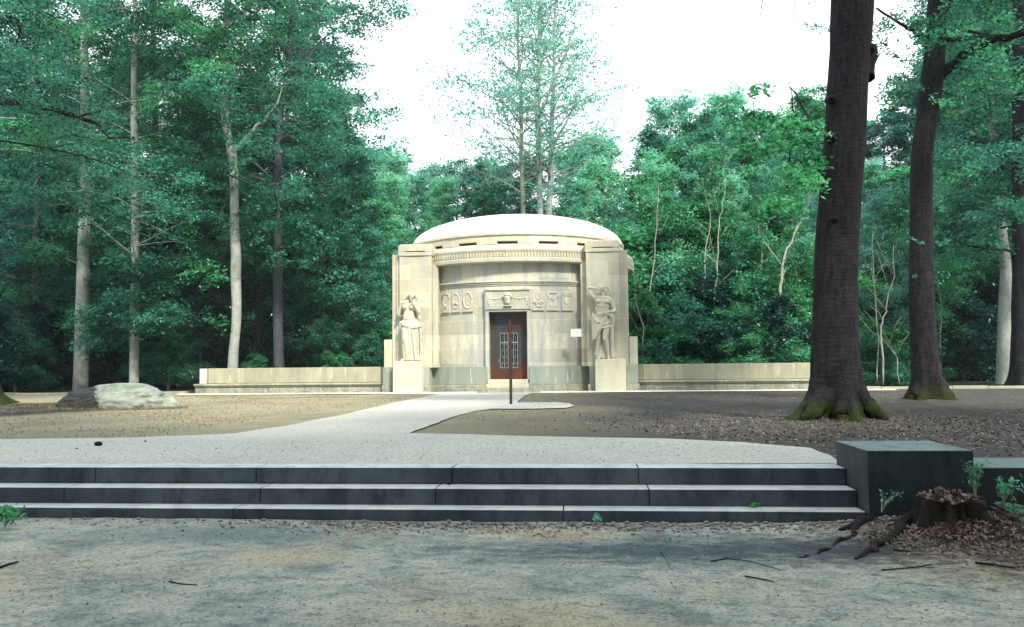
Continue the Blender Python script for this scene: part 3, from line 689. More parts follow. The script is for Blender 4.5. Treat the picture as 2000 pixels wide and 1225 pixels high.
# cloth swept from the hand to the lower left
for (o_,r_) in ((0,.045),(18,.035),(-16,.035)):
    hairline([(400+o_*.2,470,-.27,.04),(340+o_,570,-.26,r_),(270+o_,700,-.22,r_),(215+o_,800,-.18,r_),(175+o_*.7,865,-.14,.03)])
hairline([(175,470,-.12,.045),(200,560,-.19,.035),(245,600,-.22,.03),(300,590,-.24,.03),(380,500,-.26,.03)]); hairline([(160,560,-.08,.04),(170,700,-.08,.035),(178,860,-.08,.03)])
for i in range(14):
    t=i/13; E(240+20*t,560+t*180,-.10,(.20-.09*t,.12,.06)); 
for i in range(16):
    t=i/15; wd=1-t
    for k in range(7): E(178+(20+200*wd)*k/6*(1 if k else 1)+2*t,500+t*340,-.10-.07*k/6-.015*math.sin(k*2.6+t*2),(.055,.075,.05))
for i in range(10):
    t=i/9; E(360+8*t,560+t*110,-.10,(.17-.02*t,.17,.05))
hairline([(300,690,-.22,.03),(360,685,-.26,.03),(415,665,-.2,.03)]); hairline([(300,650,-.24,.02),(370,630,-.27,.02),(420,600,-.24,.02)])
for (o_,d) in ((0,-.12),(20,-.15),(36,-.10)):
    hairline([(425+o_*.8,480,-.24,.035),(435+o_,620,-.16,.032),(440+o_*.8,850,d,.03),(438+o_,1110,d,.034)])
hairline([(415,480,-.27,.04),(455,540,-.22,.05),(480,640,-.14,.035)]); hairline([(440,470,-.24,.04),(480,520,-.2,.045),(485,590,-.14,.035)])
# rock/drape behind the legs
for i in range(22):
    t=i/21; E(270-20*t,720+t*390,-.02,(.13+.03*math.sin(t*9),.06,.06))
for i in range(18):
    t=i/17; E(330,700+t*420,.02,(.22,.06,.05))
me=remeshed(mb,.015,7); me.materials.append(M['carve']); link('drapery',me,sm)
# ------------------------------------------------------------------ sign and rusty stele
p=oy(1127,713,-.33)
sg=empty('sign',(p.x+.0,p.y,.93),'small blank white sign on a thin grey post against the curved wall','sign')
mb=MB(); mb.tube([(0,0,0),(.01,-.03,1.3)],.018,8); mb.build('post',M['pole'],sg,smooth=True)
mb=MB(); mb.box(-.19,.19,-.062,-.045,1.02,1.30); o=mb.build('sign_panel',M['white'],sg,bevel=.006); o.location=(-.02,0,0)
p=oz(998,790)
mb=MB(); mb.box(-.034,.034,-.016,.016,-.1,2.1); mb.v=[(x,y,z if z<1 else z+(.05 if x<0 else -.03)) for x,y,z in mb.v]
o=mb.build('steel_stele',M['rustpole'],None,bevel=.003); o.location=(p.x,p.y,0); tag(o,'thin rusty steel post with slanted top standing on the path before the door','post')
# ------------------------------------------------------------------ boulder
def rock(name,mat,loc,dim,seed,label,cat='boulder',amp=.16):
    import bmesh
    bm=bmesh.new(); bmesh.ops.create_icosphere(bm,subdivisions=6,radius=1)
    for v in bm.verts:
        c=v.co.copy(); s=Vector((seed,seed*2,0)); n=mnoise.fractal(c*1.3+s,1.,2.,5)*amp+ .05*abs(mnoise.noise(c*5+s))-.03*mnoise.noise(c*11+s)
        k=1+n; v.co=Vector((c.x*k,c.y*k,max(-.25,c.z*k)))
        e=.72; v.co.z=math.copysign(abs(v.co.z)**e,v.co.z)
        if v.co.x<-.2: v.co.z*=1-.18*(-.2-v.co.x)
        v.co=Vector((v.co.x*dim[0],v.co.y*dim[1],v.co.z*dim[2]))
    me=bpy.data.meshes.new(name); bm.to_mesh(me); bm.free(); me.materials.append(mat)
    for p_ in me.polygons: p_.use_smooth=True
    o=link(name,me); o.location=loc; tag(o,label,cat); return o
p=oz(228,800)
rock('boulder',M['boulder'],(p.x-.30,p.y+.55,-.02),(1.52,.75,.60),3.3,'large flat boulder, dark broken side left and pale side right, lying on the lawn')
# ------------------------------------------------------------------ trees
def gen_limbs(rng,path,rad,t0,t1,nl,spread,rise,prof,wood,clumps,sub=4,lim_r=.3,az0=None,droop=0.,cr=(.45,.85)):
    path=[Vector(p) for p in path]; k=len(path)-1
    def at(t):
        f=min(max(t,0),.9999)*k; i=int(f); return path[i].lerp(path[i+1],f-i), rad[i]+(rad[i+1]-rad[i])*(f-i)
    az=rng.uniform(0,6.28)
    for i in range(nl):
        t=t0+(t1-t0)*(i+rng.uniform(.1,.9))/nl; s,r=at(t); az+=2.4+rng.uniform(-.5,.5)
        u=(t-t0)/(t1-t0); Lr=spread*prof(u)*rng.uniform(.75,1.2)
        if az0 is not None: a=az0+rng.normal(0,.9)
        else: a=az
        h=Vector((math.cos(a),math.sin(a),0)); pts=[s]; rr=[r*lim_r+.012]; n=6; el=rise+.5*u+rng.uniform(-.12,.2); d=(h+Vector((0,0,el))).normalized()
        for j in range(n):
            d=(d+Vector(rng.normal(0,.12,3))+Vector((0,0,-.06-droop))).normalized(); pts.append(pts[-1]+d*Lr/n); rr.append(rr[0]*(1-(j+1)/(n+.6)))
        wood.tube(pts,rr,5,cap=False)
        for j in range(2,n+1):
            for q_ in range(sub if j>2 else sub//2):
                dd=(d*.4+Vector(rng.normal(0,.8,3))*Vector((1,1,.35))).normalized(); ln=Lr*rng.uniform(.12,.34); e=pts[j]+dd*ln
                if rng.random()<.5: wood.tube([pts[j],pts[j].lerp(e,.5)+Vector((0,0,.05)),e],[rr[j]*.5+.006,.01,.004],3,cap=False)
                clumps.append((e,rng.uniform(*cr)*(.6+.4*Lr/spread)))
def spray(rng,clumps,per,thick=.16):
    P_=[];T_=[]
    for c,r in clumps:
        n=max(4,int(per*r*r*rng.uniform(.6,1.3)))
        rad=r*np.sqrt(rng.random(n))*rng.uniform(.6,1.15,n); a=rng.uniform(0,6.283,n)
        x=rad*np.cos(a);y=rad*np.sin(a)*rng.uniform(.5,1); tx,ty=rng.normal(0,.3,2)
        z=x*tx+y*ty-.25*(rad**2)/max(r,.1)+rng.normal(0,thick*r,n)
        P_.append(np.stack([x+c.x,y+c.y,z+c.z],1)); T_.append(np.clip(rng.normal(.42,.24)+rng.normal(0,.16,n),0,1))
    return np.concatenate(P_),np.concatenate(T_)
def trunk_tube(path,rad,n=14,roots=0,seed=0,wob=.05,fs_=1.):
    # tapered trunk with surface irregularity and root flare lobes
    mb=MB(); path=[Vector(p) for p in path]; P_=[];R_=[]
    tot=len(path)-1; seg=max(2,int(40/tot))
    for i in range(tot):
        for j in range(seg):
            t=j/seg
            a=path[max(i-1,0)];b=path[i];c=path[i+1];d=path[min(i+2,tot)]
            v=.5*((2*b)+(c-a)*t+(2*a-5*b+4*c-d)*t*t+(3*b-a-3*c+d)*t**3); P_.append(v); R_.append(rad[i]+(rad[i+1]-rad[i])*t)
    P_.append(path[-1]); R_.append(rad[-1])
    vs=[];fs=[];z0=P_[0].z
    for i,p in enumerate(P_):
        for j in range(n):
            a=2*PI*j/n; r=R_[i]*(1+wob*mnoise.noise(Vector((math.cos(a)*1.5+seed,math.sin(a)*1.5,p.z*.9)))+.4*wob*mnoise.noise(Vector((math.cos(a)*4,math.sin(a)*4+seed,p.z*3))))
            if roots:
                hh=p.z-z0; fl=math.exp(-(max(hh,0)/.36)**1.15); lob=(.5+.5*math.cos(roots*a+seed+.9*math.sin(2*a+seed)))*(.75+.35*math.sin(a*1.0+seed*2)); r*=1+fs_*fl*(.05+2.1*lob**3)
            vs.append((p.x+r*math.cos(a),p.y+r*math.sin(a),p.z))
    for i in range(len(P_)-1):
        for j in range(n): fs.append((i*n+j,i*n+(j+1)%n,(i+1)*n+(j+1)%n,(i+1)*n+j))
    fs.append(tuple((len(P_)-1)*n+j for j in range(n))); mb.add(vs,fs); return mb
TPL={}
def template(key,seed,H,r,t0,nl,spread,rise,per,ls,bk,lf,prof=None,sub=4,lean=.03,cr=(.45,.85),droop=0,az0=None):
    rng=np.random.default_rng(seed); path=[Vector((0,0,-.15))]; x=y=0
    for i in range(1,9):
        x+=rng.normal(0,lean*H/8*1.4); y+=rng.normal(0,lean*H/8*1.4); path.append(Vector((x,y,H*i/8)))
    rad=[r*(1-.11*i) for i in range(9)]
    wood=trunk_tube(path,rad,9,3,seed); cl=[]
    prof=prof or (lambda u:(math.sin(min(1,u*1.15+.28)*PI*.93)+.12))
    gen_limbs(rng,path,rad,t0,1,nl,spread,rise,prof,wood,cl,sub,cr=cr,droop=droop,az0=az0)
    if H>12:
        for i in range(90):
            u=rng.uniform(.0,1); zz=H*(t0+(1-t0)*(.15+.9*u)); a=rng.uniform(0,6.28); q_=spread*prof(u)*.85*math.sqrt(rng.uniform(.1,1)); c_=path[min(8,int(zz/H*8))]; cl.append((Vector((c_.x+q_*math.cos(a),c_.y+q_*math.sin(a),zz)),rng.uniform(.5,.95)))
    for i in range(8): cl.append((path[-1]+Vector(rng.normal(0,.5,3)),.6))
    P_,T_=spray(rng,cl,per); lm=leaves(key+'_crown',P_,ls,M[lf],T_,rng=rng)
    o=wood.build(key+'_trunk',M[bk],None,smooth=True); wm=o.data; bpy.data.objects.remove(o)
    TPL[key]=(wm,lm,H,len(P_))
for i in range(4): template('broad%d'%i,20+i,17,.24,.14,34,4.6,.2,165,.19,'bark_mid','leaf')
template('pale0',31,17,.2,.16,32,4.4,.25,150,.19,'twig','leafpale'); template('pale1',32,16,.18,.2,28,4.2,.3,130,.19,'twig','leafpale')
template('dark0',33,18,.26,.12,34,4.8,.1,170,.19,'bark_mid','leafdark')
template('sap0',41,11,.075,.22,20,2.1,.7,130,.13,'twig','leaf',lean=.06,sub=3); template('sap1',42,11,.07,.2,20,2.3,.6,130,.13,'twig','leafpale',lean=.07,sub=3)
template('bush0',51,3.2,.06,.04,26,1.9,.3,330,.11,'twig','leaf',sub=5,cr=(.3,.6)); template('bush1',52,3.0,.06,.04,24,1.9,.25,330,.11,'twig','leaffresh',sub=5,cr=(.3,.6)); template('bush2',53,3.4,.07,.04,26,2.1,.2,330,.12,'bark_mid','leafdeep',sub=5,cr=(.3,.65))
def place(key,x,y,s,rz,name,label,cat,group,z=0):
    e=empty(name,(x,y,z),label,cat,group,rz,s); link('trunk',TPL[key][0],e); link('crown',TPL[key][1],e); return e
rr=random.Random(5)
def outline(px):
    pts=[(-400,40),(0,60),(100,20),(250,110),(350,160),(470,90),(560,-80),(640,60),(700,250),(760,290),(840,320),(900,295),(1000,300),(1130,280),(1180,265),(1260,240),(1300,190),(1400,180),(1600,165),(1700,215),(1780,240),(1830,100),(1900,-50),(2400,-250)]
    for a,b in zip(pts[:-1],pts[1:]):
        if a[0]<=px<=b[0]: return a[1]+(b[1]-a[1])*(px-a[0])/(b[0]-a[0])
    return -100
def region(px):
    if px<420: return 'left forest behind the boulder'
    if px<760: return 'forest behind the left bench wall'
    if px<1240: return 'wood rising behind the dome'
    if px<1620: return 'wood behind the right bench wall'
    return 'dark forest right of the big trunk'
def tree_at(px,Y,key,ytop=None,over=1.,rz=None,nm='forest_tree',lab=None,cat='tree',grp=None):
    p=oy(px,700,Y); dpt=depth((p.x,Y,1)); yt=outline(px) if ytop is None else ytop
    Ht=1+(711-yt)*dpt/1600; s=Ht/TPL[key][2]*over*.97
    rg=region(px)
    kinds={'b':'leafy green tree','p':'pale green loose-crowned tree','d':'deep green dense tree','s':'thin pale-stemmed young tree'}
    lab=lab or f"{kinds[key[0]]} in the {rg}"
    return place(key,p.x,Y,s,rr.uniform(0,6.28) if rz is None else rz,nm,lab,cat,grp or f"{kinds[key[0]]}s, {rg}")
# far row, middle row, near side rows
for px in range(-330,2330,80):
    j=px+rr.uniform(-25,25); key=rr.choice(['broad0','broad1','broad2','pale0','pale1','broad3'] if 600<px<1350 else ['broad0','broad2','broad3','dark0','broad1'])
    tree_at(j,rr.uniform(36,44),key,over=rr.uniform(.86,1.0))
for px in range(-300,2300,105):
    if px<560 and (px//105)%2: continue
    j=px+rr.uniform(-30,30); key=rr.choice(['broad0','broad3','pale0','pale1','broad1'] if 700<px<1500 else ['broad1','broad2','dark0','broad3'])
    tree_at(j,rr.uniform(22,30),key,ytop=outline(j)+rr.uniform(0,60))
for px in (-180,-60,40,110,220,330,400,500,600,680): tree_at(px,rr.uniform(9,17),rr.choice(['broad0','broad1','broad2','broad3','dark0']),ytop=min(outline(px)+60+rr.uniform(0,90),420),over=.95)
for px in (1290,1380,1480,1560,1700,1760,1900,2060,2200): tree_at(px,rr.uniform(10,18),rr.choice(['broad0','broad1','broad3','pale1']),ytop=outline(px)+rr.uniform(20,90),over=.95)
for px,Y,k,yt in ((1240,12,'sap0',330),(1285,9,'sap1',300),(1330,8,'sap0',380),(1375,11,'sap1',280),(1405,8,'sap0',260),(1440,9,'sap1',330),(1490,7,'sap0',340),(1530,10,'sap1',300),(1565,7,'sap0',330),(1720,7,'sap1',380),(1745,10,'sap0',350),(1160,16,'sap1',300),(700,9,'sap0',480),(640,8,'sap0',560),(1835,9,'sap0',360)): tree_at(px,Y,k,yt)
nb=0
for px,Y,k,yt in ((1262,5,'bush1',600),(1300,6.5,'bush0',540),(1345,5,'bush0',600),(1390,6,'bush2',560),(1430,5.2,'bush0',610),(1475,6,'bush0',560),(1520,5,'bush2',600),(1562,6,'bush0',590),(1600,5,'bush1',650),(1700,6,'bush0',640),(1740,5,'bush0',690),(1250,9,'bush1',470),(1340,10,'bush1',450),(1420,11,'bush0',440),(1510,10,'bush1',450),(1580,11,'bush0',470),(1660,10,'bush0',500),(1720,12,'bush1',560),(740,9,'bush0',640),(690,13,'bush0',600),(720,6,'bush0',660),(650,4,'bush1',693),(505,6,'bush0',695),(440,14,'bush2',650),(560,16,'bush2',640),(330,7,'bush0',640),(30,5,'bush0',640),(90,9,'bush2',600),(210,9,'bush2',640),(-30,4,'bush2',600),(1880,10,'bush2',600),(1990,11,'bush2',560),(1800,14,'bush2',560),(640,20,'bush2',580),(1930,16,'bush2',520)):
    nm={'0':'round green shrub','1':'bright green shrub','2':'deep green shrub'}[k[-1]]
    tree_at(px,Y,k,yt,nm='shrub',lab=f"{nm} in the {region(px)}",cat='shrub',grp=f"{nm}s, {region(px)}")
for px,Y,k,yt in ((715,27,'pale0',300),(765,31,'pale1',310),(810,28,'pale0',345),(850,32,'pale1',330),(900,29,'broad1',330),(940,30,'pale0',330),(990,27,'pale1',340),(1130,27,'pale0',300),(1180,30,'pale1',270),(1330,27,'pale0',200),(1420,29,'pale1',195),(690,18,'broad0',360),(740,17,'broad2',400)): tree_at(px,Y,k,yt,over=1.03)
# custom trees -----------------------------------------------------
def px_path(Y,pts): 
    out=[];rad=[]
    for x,y,w in pts:
        p=oy(x,y,Y); out.append(p); rad.append(w/2*depth(p)/1600)
    return out,rad
def custom(name,label,cat,Y,pts,bk,lf,roots=0,seed=1,limbs=(),gl=None,ls=.12,per=160,wob=.06,n=20,extra=None,group=None,hang=None):
    path,rad=px_path(Y,pts); base=Vector((path[0].x,Y,0)); path=[p-base for p in path]; path[0].z=-.12
    wood=trunk_tube(path,rad,n,roots,seed,wob); rng=np.random.default_rng(seed+100); cl=[]
    for lp_ in limbs:
        pp=[];rr_=[]
        for x,y,w,*dy in lp_:
            YY=Y+(dy[0] if dy else 0); p=oy(x,y,YY); pp.append(p-base); rr_.append(w/2*depth(p)/1600)
        fine=[];fr=[]
        for i in range(len(pp)-1):
            for j in range(4):
                t=j/4; fine.append(pp[i].lerp(pp[i+1],t)+Vector(rng.normal(0,.02,3))); fr.append(rr_[i]+(rr_[i+1]-rr_[i])*t)
        fine.append(pp[-1]); fr.append(rr_[-1]); wood.tube(fine,fr,8,cap=False)
    if gl:
        for g_ in (gl if isinstance(gl,list) else [gl]):
            g2=dict(g_); gen_limbs(rng,path,rad,g2.pop('t0'),g2.pop('t1'),g2.pop('nl'),g2.pop('spread'),g2.pop('rise'),g2.pop('prof',lambda u:1-.5*u),wood,cl,**g2)
    if extra:
        for (x,y,rpx,nc,dy,cr) in extra:      # leaf sprays round a point of the crown
            for k in range(nc):
                a=rng.uniform(0,6.28); q_=math.sqrt(rng.random())*rpx; p=oy(x+q_*math.cos(a),y+q_*math.sin(a)*.7,Y+dy+rng.normal(0,.8)); cl.append((p-base,rng.uniform(*cr)))
    e=empty(name,base,label,cat,group); wo=wood.build('trunk',M[bk],e,smooth=True)
    if cl:
        P_,T_=spray(rng,cl,per); link('crown',leaves('crown',P_,ls,M[lf],T_,rng=rng),e)
    return e,wood
# A: the big beech in front
eA,_=custom('beech_tree','massive dark beech trunk with mossy flared roots right of the mausoleum','tree',-15.73,
 [(1648,828,92),(1642,800,92),(1637,760,90),(1631,700,92),(1631,600,84),(1633,500,80),(1640,400,79),(1649,300,79),(1655,180,76),(1661,90,78),(1665,0,82),(1672,-120,76),(1690,-300,66),(1700,-520,50),(1690,-800,24)],
 'bark_dark','leaf',roots=5,seed=2,n=40,wob=.05,
 limbs=[[(1672,765,44,-.15),(1700,798,34,-.25),(1722,818,18,-.3),(1738,827,8,-.3)],[(1622,770,44,-.2),(1592,800,36,-.3),(1572,822,16,-.35)],[(1650,770,44,-.25),(1648,810,38,-.4),(1652,830,20,-.5)],[(1690,150,34),(1704,100,26),(1706,92,14)],[(1672,-150,40),(1560,-260,26,-1),(1500,-120,4,-1.5),(1488,60,1.0,-1.8),(1483,160,1.0,-1.8),(1470,240,1.4,-1.8)],[(1600,-230,18),(1555,-40,1.4,-.8),(1540,150,1.2,-1),(1552,230,3,-1),(1545,330,2.5,-1),(1520,420,1.5,-1)],[(1543,170,3,-1),(1580,230,2.5,-1),(1600,290,1.5,-1)]],
 gl=dict(t0=.88,t1=1,nl=26,spread=5.0,rise=.5,sub=5,lim_r=.3),
 extra=[(1475,235,22,22,-1.8,(.15,.32)),(1480,175,12,8,-1.8,(.12,.22)),(1550,260,42,50,-1,(.15,.35)),(1570,340,36,44,-1,(.15,.35)),(1530,400,26,26,-1,(.12,.3)),(1720,200,30,6,.5,(.12,.3)),(1480,290,26,18,-1.8,(.12,.3))],ls=.085,per=520)
# knots on the trunk
for (x,y,r) in ((1698,100,10),(1622,195,9),(1622,270,8),(1628,430,10)):
    mb=MB(); p=oy(x,y,-15.95 if x<1690 else -15.8)-Vector(eA.location); mb.ball(p,(r*.0095,.16,r*.007),14)
    mb.build('knot',M['bark_dark'],eA,smooth=True)
eB,_=custom('oak_tree','tall dark leaning trunk with flared roots, second from the right edge','tree',-9.07,
 [(1818,782,56),(1815,760,54),(1806,700,49),(1801,600,46),(1799,500,43),(1799,400,41),(1801,300,40),(1812,220,41),(1821,150,42),(1828,60,35),(1834,-60,33),(1840,-250,28),(1850,-500,14)],
 'bark_dark','leaf',roots=5,seed=5,n=28,
 limbs=[[(1832,745,24,-.15),(1852,768,18,-.25),(1874,786,6,-.3)],[(1798,750,22,-.2),(1786,774,16,-.3),(1778,786,6,-.3)],[(1832,150,22),(1880,110,20,-.3),(1935,80,17,-.6),(2000,66,14,-1),(2080,40,10,-1.4)],[(1835,80,12),(1900,74,8,.3),(2010,68,7,.5)],[(1812,78,10),(1770,55,6,-.3),(1712,16,4,-.6)],[(1840,60,10),(1850,10,8),(1870,-60,6)]],
 gl=[dict(t0=.86,t1=1,nl=26,spread=5.0,rise=.5,sub=5,lim_r=.3)],
 extra=[(1930,40,100,44,-.6,(.3,.6)),(1960,160,80,26,-.6,(.25,.5)),(1760,70,60,20,-.4,(.2,.45)),(1765,170,34,12,-.2,(.2,.4)),(1880,190,40,14,.3,(.2,.45)),(1835,395,20,6,.6,(.12,.25)),(1838,470,16,5,.6,(.12,.22)),(1835,540,14,4,.5,(.1,.2)),(1790,470,12,4,-.4,(.08,.14)),(1795,540,10,3,-.4,(.08,.12))],ls=.10,per=330)
custom('edge_tree','dark trunk rising at the extreme right edge of the clearing','tree',3.0,
 [(2005,758,60),(1998,730,46),(2000,600,40),(2000,400,40),(1998,200,38),(1996,0,34),(1996,-200,26)],'bark_dark','leaf',roots=4,seed=8,
 limbs=[[(1990,300,12),(1940,340,7),(1900,330,4)],[(1990,120,14),(1940,70,8),(1890,60,5)]],gl=dict(t0=.4,t1=1,nl=26,spread=5,rise=.3,sub=6,lim_r=.12),ls=.13,per=220)
custom('pale_tree','pale straight grey trunk beside the dark one at the right edge','tree',5.5,
 [(1959,753,28),(1960,700,25),(1962,600,22),(1964,520,20),(1955,440,16),(1946,380,14),(1940,300,12),(1935,150,9)],'bark_pale','leaf',seed=9,gl=dict(t0=.6,t1=1,nl=16,spread=3.5,rise=.4,sub=5,lim_r=.14),ls=.13,per=180)
custom('pale_tree','leftmost pale trunk, partly veiled by leaves, behind the boulder','tree',6.5,
 [(157,760,29),(159,700,27),(161,600,25),(163,500,23),(166,400,21),(168,300,18),(166,200,16),(164,50,14),(164,-100,12),(160,-250,7)],'bark_pale','leaf',seed=11,
 gl=[dict(t0=.3,t1=.5,nl=5,spread=2.2,rise=.2,sub=5,lim_r=.1),dict(t0=.5,t1=1,nl=30,spread=5.5,rise=.35,sub=5,lim_r=.14)],ls=.14,per=190,
 extra=[(160,640,30,8,-1.6,(.2,.4))])
custom('pale_tree','slender pale trunk rising directly behind the boulder','tree',4.5,
 [(262,755,19),(262,700,18),(263,600,17),(264,500,15),(262,300,13),(262,100,10),(265,-60,5)],'bark_pale','leaf',seed=12,
 gl=[dict(t0=.26,t1=.5,nl=14,spread=2.2,rise=.15,sub=6,droop=.05,lim_r=.1),dict(t0=.42,t1=1,nl=34,spread=5.0,rise=.35,sub=5,lim_r=.12)],ls=.15,per=160,extra=[(320,620,45,10,-1,(.3,.5)),(210,640,60,10,-1,(.3,.5))])
custom('pale_tree','tall curving pale trunk with a fork, behind the left end of the bench wall','tree',4.5,
 [(453,722,22),(456,690,19),(461,640,18),(462,590,19),(460,540,20),(461,500,20),(458,440,17),(457,350,17),(453,300,18),(444,262,16),(437,200,15),(440,150,12),(442,90,11),(444,10,9),(442,-120,5)],'bark_pale','leaf',seed=13,
 limbs=[[(455,300,10),(480,272,9,-.3),(502,245,7,-.5),(520,230,5,-.6),(540,205,3,-.7),(552,170,1.5,-.8)],[(436,195,8),(420,175,6),(417,150,5),(422,130,3)]],
 gl=[dict(t0=.68,t1=1,nl=24,spread=4.0,rise=.45,sub=5,lim_r=.18)],ls=.13,per=150,
 extra=[(380,520,60,26,-.6,(.3,.6)),(420,620,34,12,-.3,(.2,.45)),(385,420,60,24,-.3,(.3,.6)),(400,330,60,14,0,(.3,.6))])
custom('dark_tree','tall dark-trunked tree with a spreading crown against the sky, left of the sky gap','tree',5.5,
 [(547,718,22),(543,660,19),(543,570,18),(543,480,17),(541,400,16),(543,320,15),(546,230,14),(560,150,11),(568,60,9),(575,-60,7),(580,-200,3)],'bark_slate','leaf',seed=14,
 limbs=[[(552,160,10),(590,128,7),(615,95,4)],[(545,280,9),(600,250,6),(640,230,3)],[(543,360,8),(500,320,5),(470,300,3)],[(548,240,8),(515,150,6),(498,90,4)]],
 gl=[dict(t0=.38,t1=1,nl=40,spread=4.6,rise=.25,sub=5,prof=lambda u:.75+.3*math.sin(u*PI))],ls=.15,per=150,
 extra=[(610,450,95,56,1,(.4,.8)),(575,470,75,46,-1.6,(.35,.7)),(510,400,50,22,-1.2,(.3,.6)),(560,400,80,30,1,(.4,.8)),(660,550,50,26,0,(.35,.7)),(500,500,40,12,1,(.35,.7))])
# tall pair behind the dome
for (lab,pts,sd,lim) in (('left of the two tall pale trunks rising behind the dome',[(1056,720,15),(1056,560,13),(1055,425,12),(1052,300,11),(1050,200,9.5),(1053,100,8),(1056,0,7),(1058,-120,3)],21,[[(1053,230,5),(1075,180,4,-.5),(1085,120,3,-.6)],[(1052,330,4),(1020,290,3),(990,230,2)]]),
 ('right of the two tall pale trunks rising behind the dome, forked',[(1072,720,15),(1072,560,13),(1072,425,13),(1076,330,11),(1078,230,9),(1082,150,7),(1083,60,5),(1088,-60,3)],22,[[(1077,290,5),(1105,240,4),(1128,190,3),(1140,160,2)],[(1080,170,5),(1105,110,4),(1122,50,2)]]),
 ('thin dim trunk just left of the tall pair behind the dome',[(1026,720,11),(1024,560,10),(1022,425,9),(1018,300,8),(1018,200,7),(1012,100,5),(1010,0,3)],23,[[(1020,300,4),(990,240,3),(978,190,2)],[(1019,250,3),(970,180,2.5),(950,120,1.5)]])):
    custom('tall_tree',lab,'tree',20,pts,'bark_pale' if sd<23 else 'twig','leafpale',seed=sd,limbs=lim,
      gl=[dict(t0=.36,t1=1,nl=44,spread=4.2 if sd!=23 else 5.8,rise=.5,sub=5,cr=(.4,.8),prof=lambda u:1.1-.55*u)],ls=.18,per=25 if sd!=23 else 50)
custom('birch_tree','faint pale birch top in the sky gap left of the dome','tree',40,[(760,720,9),(762,500,7),(764,380,5),(766,300,2)],'bark_pale','leafpale',seed=25,gl=dict(t0=.45,t1=1,nl=22,spread=2.6,rise=.6,sub=3,cr=(.3,.6)),ls=.16,per=60)
# left near trees with low boughs
custom('edge_tree','dark trunk at the extreme left edge with boughs hanging over the lawn','tree',-7.5,
 [(-32,792,90),(-36,770,72),(-44,700,60),(-50,500,54),(-55,300,50),(-58,0,46),(-60,-300,36),(-50,-600,20)],'bark_dark','leaf',roots=4,seed=31,
 limbs=[[(-50,195,18),(60,200,12,1),(140,225,9,1.6),(185,240,7,2),(215,270,5,2.3),(250,268,3,2.5)],[(-50,230,14),(-10,60,10),(30,30,8),(40,60,5),(32,90,3)],[(150,228,6,1.6),(220,212,4,2),(260,205,2,2.2)]],
 gl=[dict(t0=.58,t1=1,nl=30,spread=5.0,rise=.45,sub=6,droop=.03,lim_r=.07)],ls=.10,per=260,
 extra=[(60,150,90,40,1,(.3,.6)),(150,190,90,34,1.8,(.3,.6)),(30,60,60,14,0,(.25,.5))])
custom('low_beech','young beech with dense low boughs spreading over the left lawn edge','tree',9.5,
 [(300,742,16),(300,650,15),(296,560,14),(300,450,13),(305,300,12),(300,150,10),(300,0,7),(305,-120,4)],'bark_mid','leaf',seed=33,
  gl=[dict(t0=.12,t1=.5,nl=22,spread=4.2,rise=-.02,sub=5,droop=.02),dict(t0=.4,t1=1,nl=38,spread=5.4,rise=.2,sub=5)],ls=.15,per=150)
custom('low_beech','bushy young beech with hanging boughs at the far left behind the lawn','tree',9.,
 [(70,745,14),(72,650,13),(70,500,12),(74,300,11),(70,100,8),(70,-50,4)],'bark_mid','leafdark',seed=34,
 gl=[dict(t0=.08,t1=.5,nl=24,spread=4.2,rise=0,sub=5),dict(t0=.4,t1=1,nl=26,spread=5.,rise=.2,sub=5)],ls=.15,per=150)
custom('fresh_beech','bright-leaved young tree between the curving pale trunk and the dark trunk','tree',9.,
 [(392,722,10),(390,600,9),(388,450,8),(392,300,7),(395,150,5),(395,60,3)],'bark_mid','leaffresh',seed=36,
 gl=[dict(t0=.25,t1=.95,nl=34,spread=3.2,rise=.2,sub=4)],ls=.14,per=100)
# bare slanting stems in the right wood
def stem(pts,Y,label,r=None):
    path,rad=px_path(Y,pts); rad=[r_*.55*(1-.8*i_/(len(rad)-1)) for i_,r_ in enumerate(rad)]; base=Vector((path[0].x,Y,path[0].z)); mb=MB(); rg_=np.random.default_rng(int(pts[0][0])); ff=[];fr=[]
    for i in range(len(path)-1):
        for j in range(4): ff.append(path[i].lerp(path[i+1],j/4)-base+Vector(rg_.normal(0,.03,3))); fr.append(rad[i]+(rad[i+1]-rad[i])*j/4)
    ff.append(path[-1]-base); fr.append(rad[-1]); mb.tube(ff,fr,7)
    for k in range(7):
        i=int(len(ff)*(.35+.09*k)); i=min(i,len(ff)-2); d=Vector((rg_.choice([-1,1])*rg_.uniform(.25,.6),rg_.normal(0,.2),rg_.uniform(.5,1))); ln=rg_.uniform(.6,1.5)
        mb.tube([ff[i],ff[i]+d*ln*.5+Vector(rg_.normal(0,.05,3)),ff[i]+d*ln],[fr[i]*.55,fr[i]*.35,.004],5)
    o=mb.build('bare_stem',M['twig'],None,smooth=True); o.location=base; tag(o,label,'bare stem'); 
stem([(1240,735,7),(1235,560,6),(1245,580,5),(1262,620,4)][:1]+[(1252,735,6),(1258,640,5),(1243,590,5),(1240,535,3)],3.4,'crooked pale bare stem just right of the mausoleum cornice')
stem([(1392,735,9),(1395,640,8),(1400,540,8),(1404,440,7),(1415,380,5),(1418,300,3)],5.5,'tall pale bare stem behind the middle of the right bench wall')
stem([(1378,735,7),(1376,600,6),(1380,480,6),(1390,420,4),(1372,350,3)],6.0,'slim pale bare stem left of the tallest one behind the right bench wall')
stem([(1520,735,14),(1522,560,14),(1530,505,14),(1560,440,9),(1568,420,5)],4.8,'thick broken pale stem leaning right beside the big trunk')
stem([(1725,752,8),(1722,640,8),(1730,600,7),(1745,540,6),(1745,480,4)],3.,'forked grey stem between the two dark trunks')
stem([(1712,752,5),(1716,660,5),(1708,560,5),(1705,450,3)],3.2,'thin upright grey stem close to the big trunk')
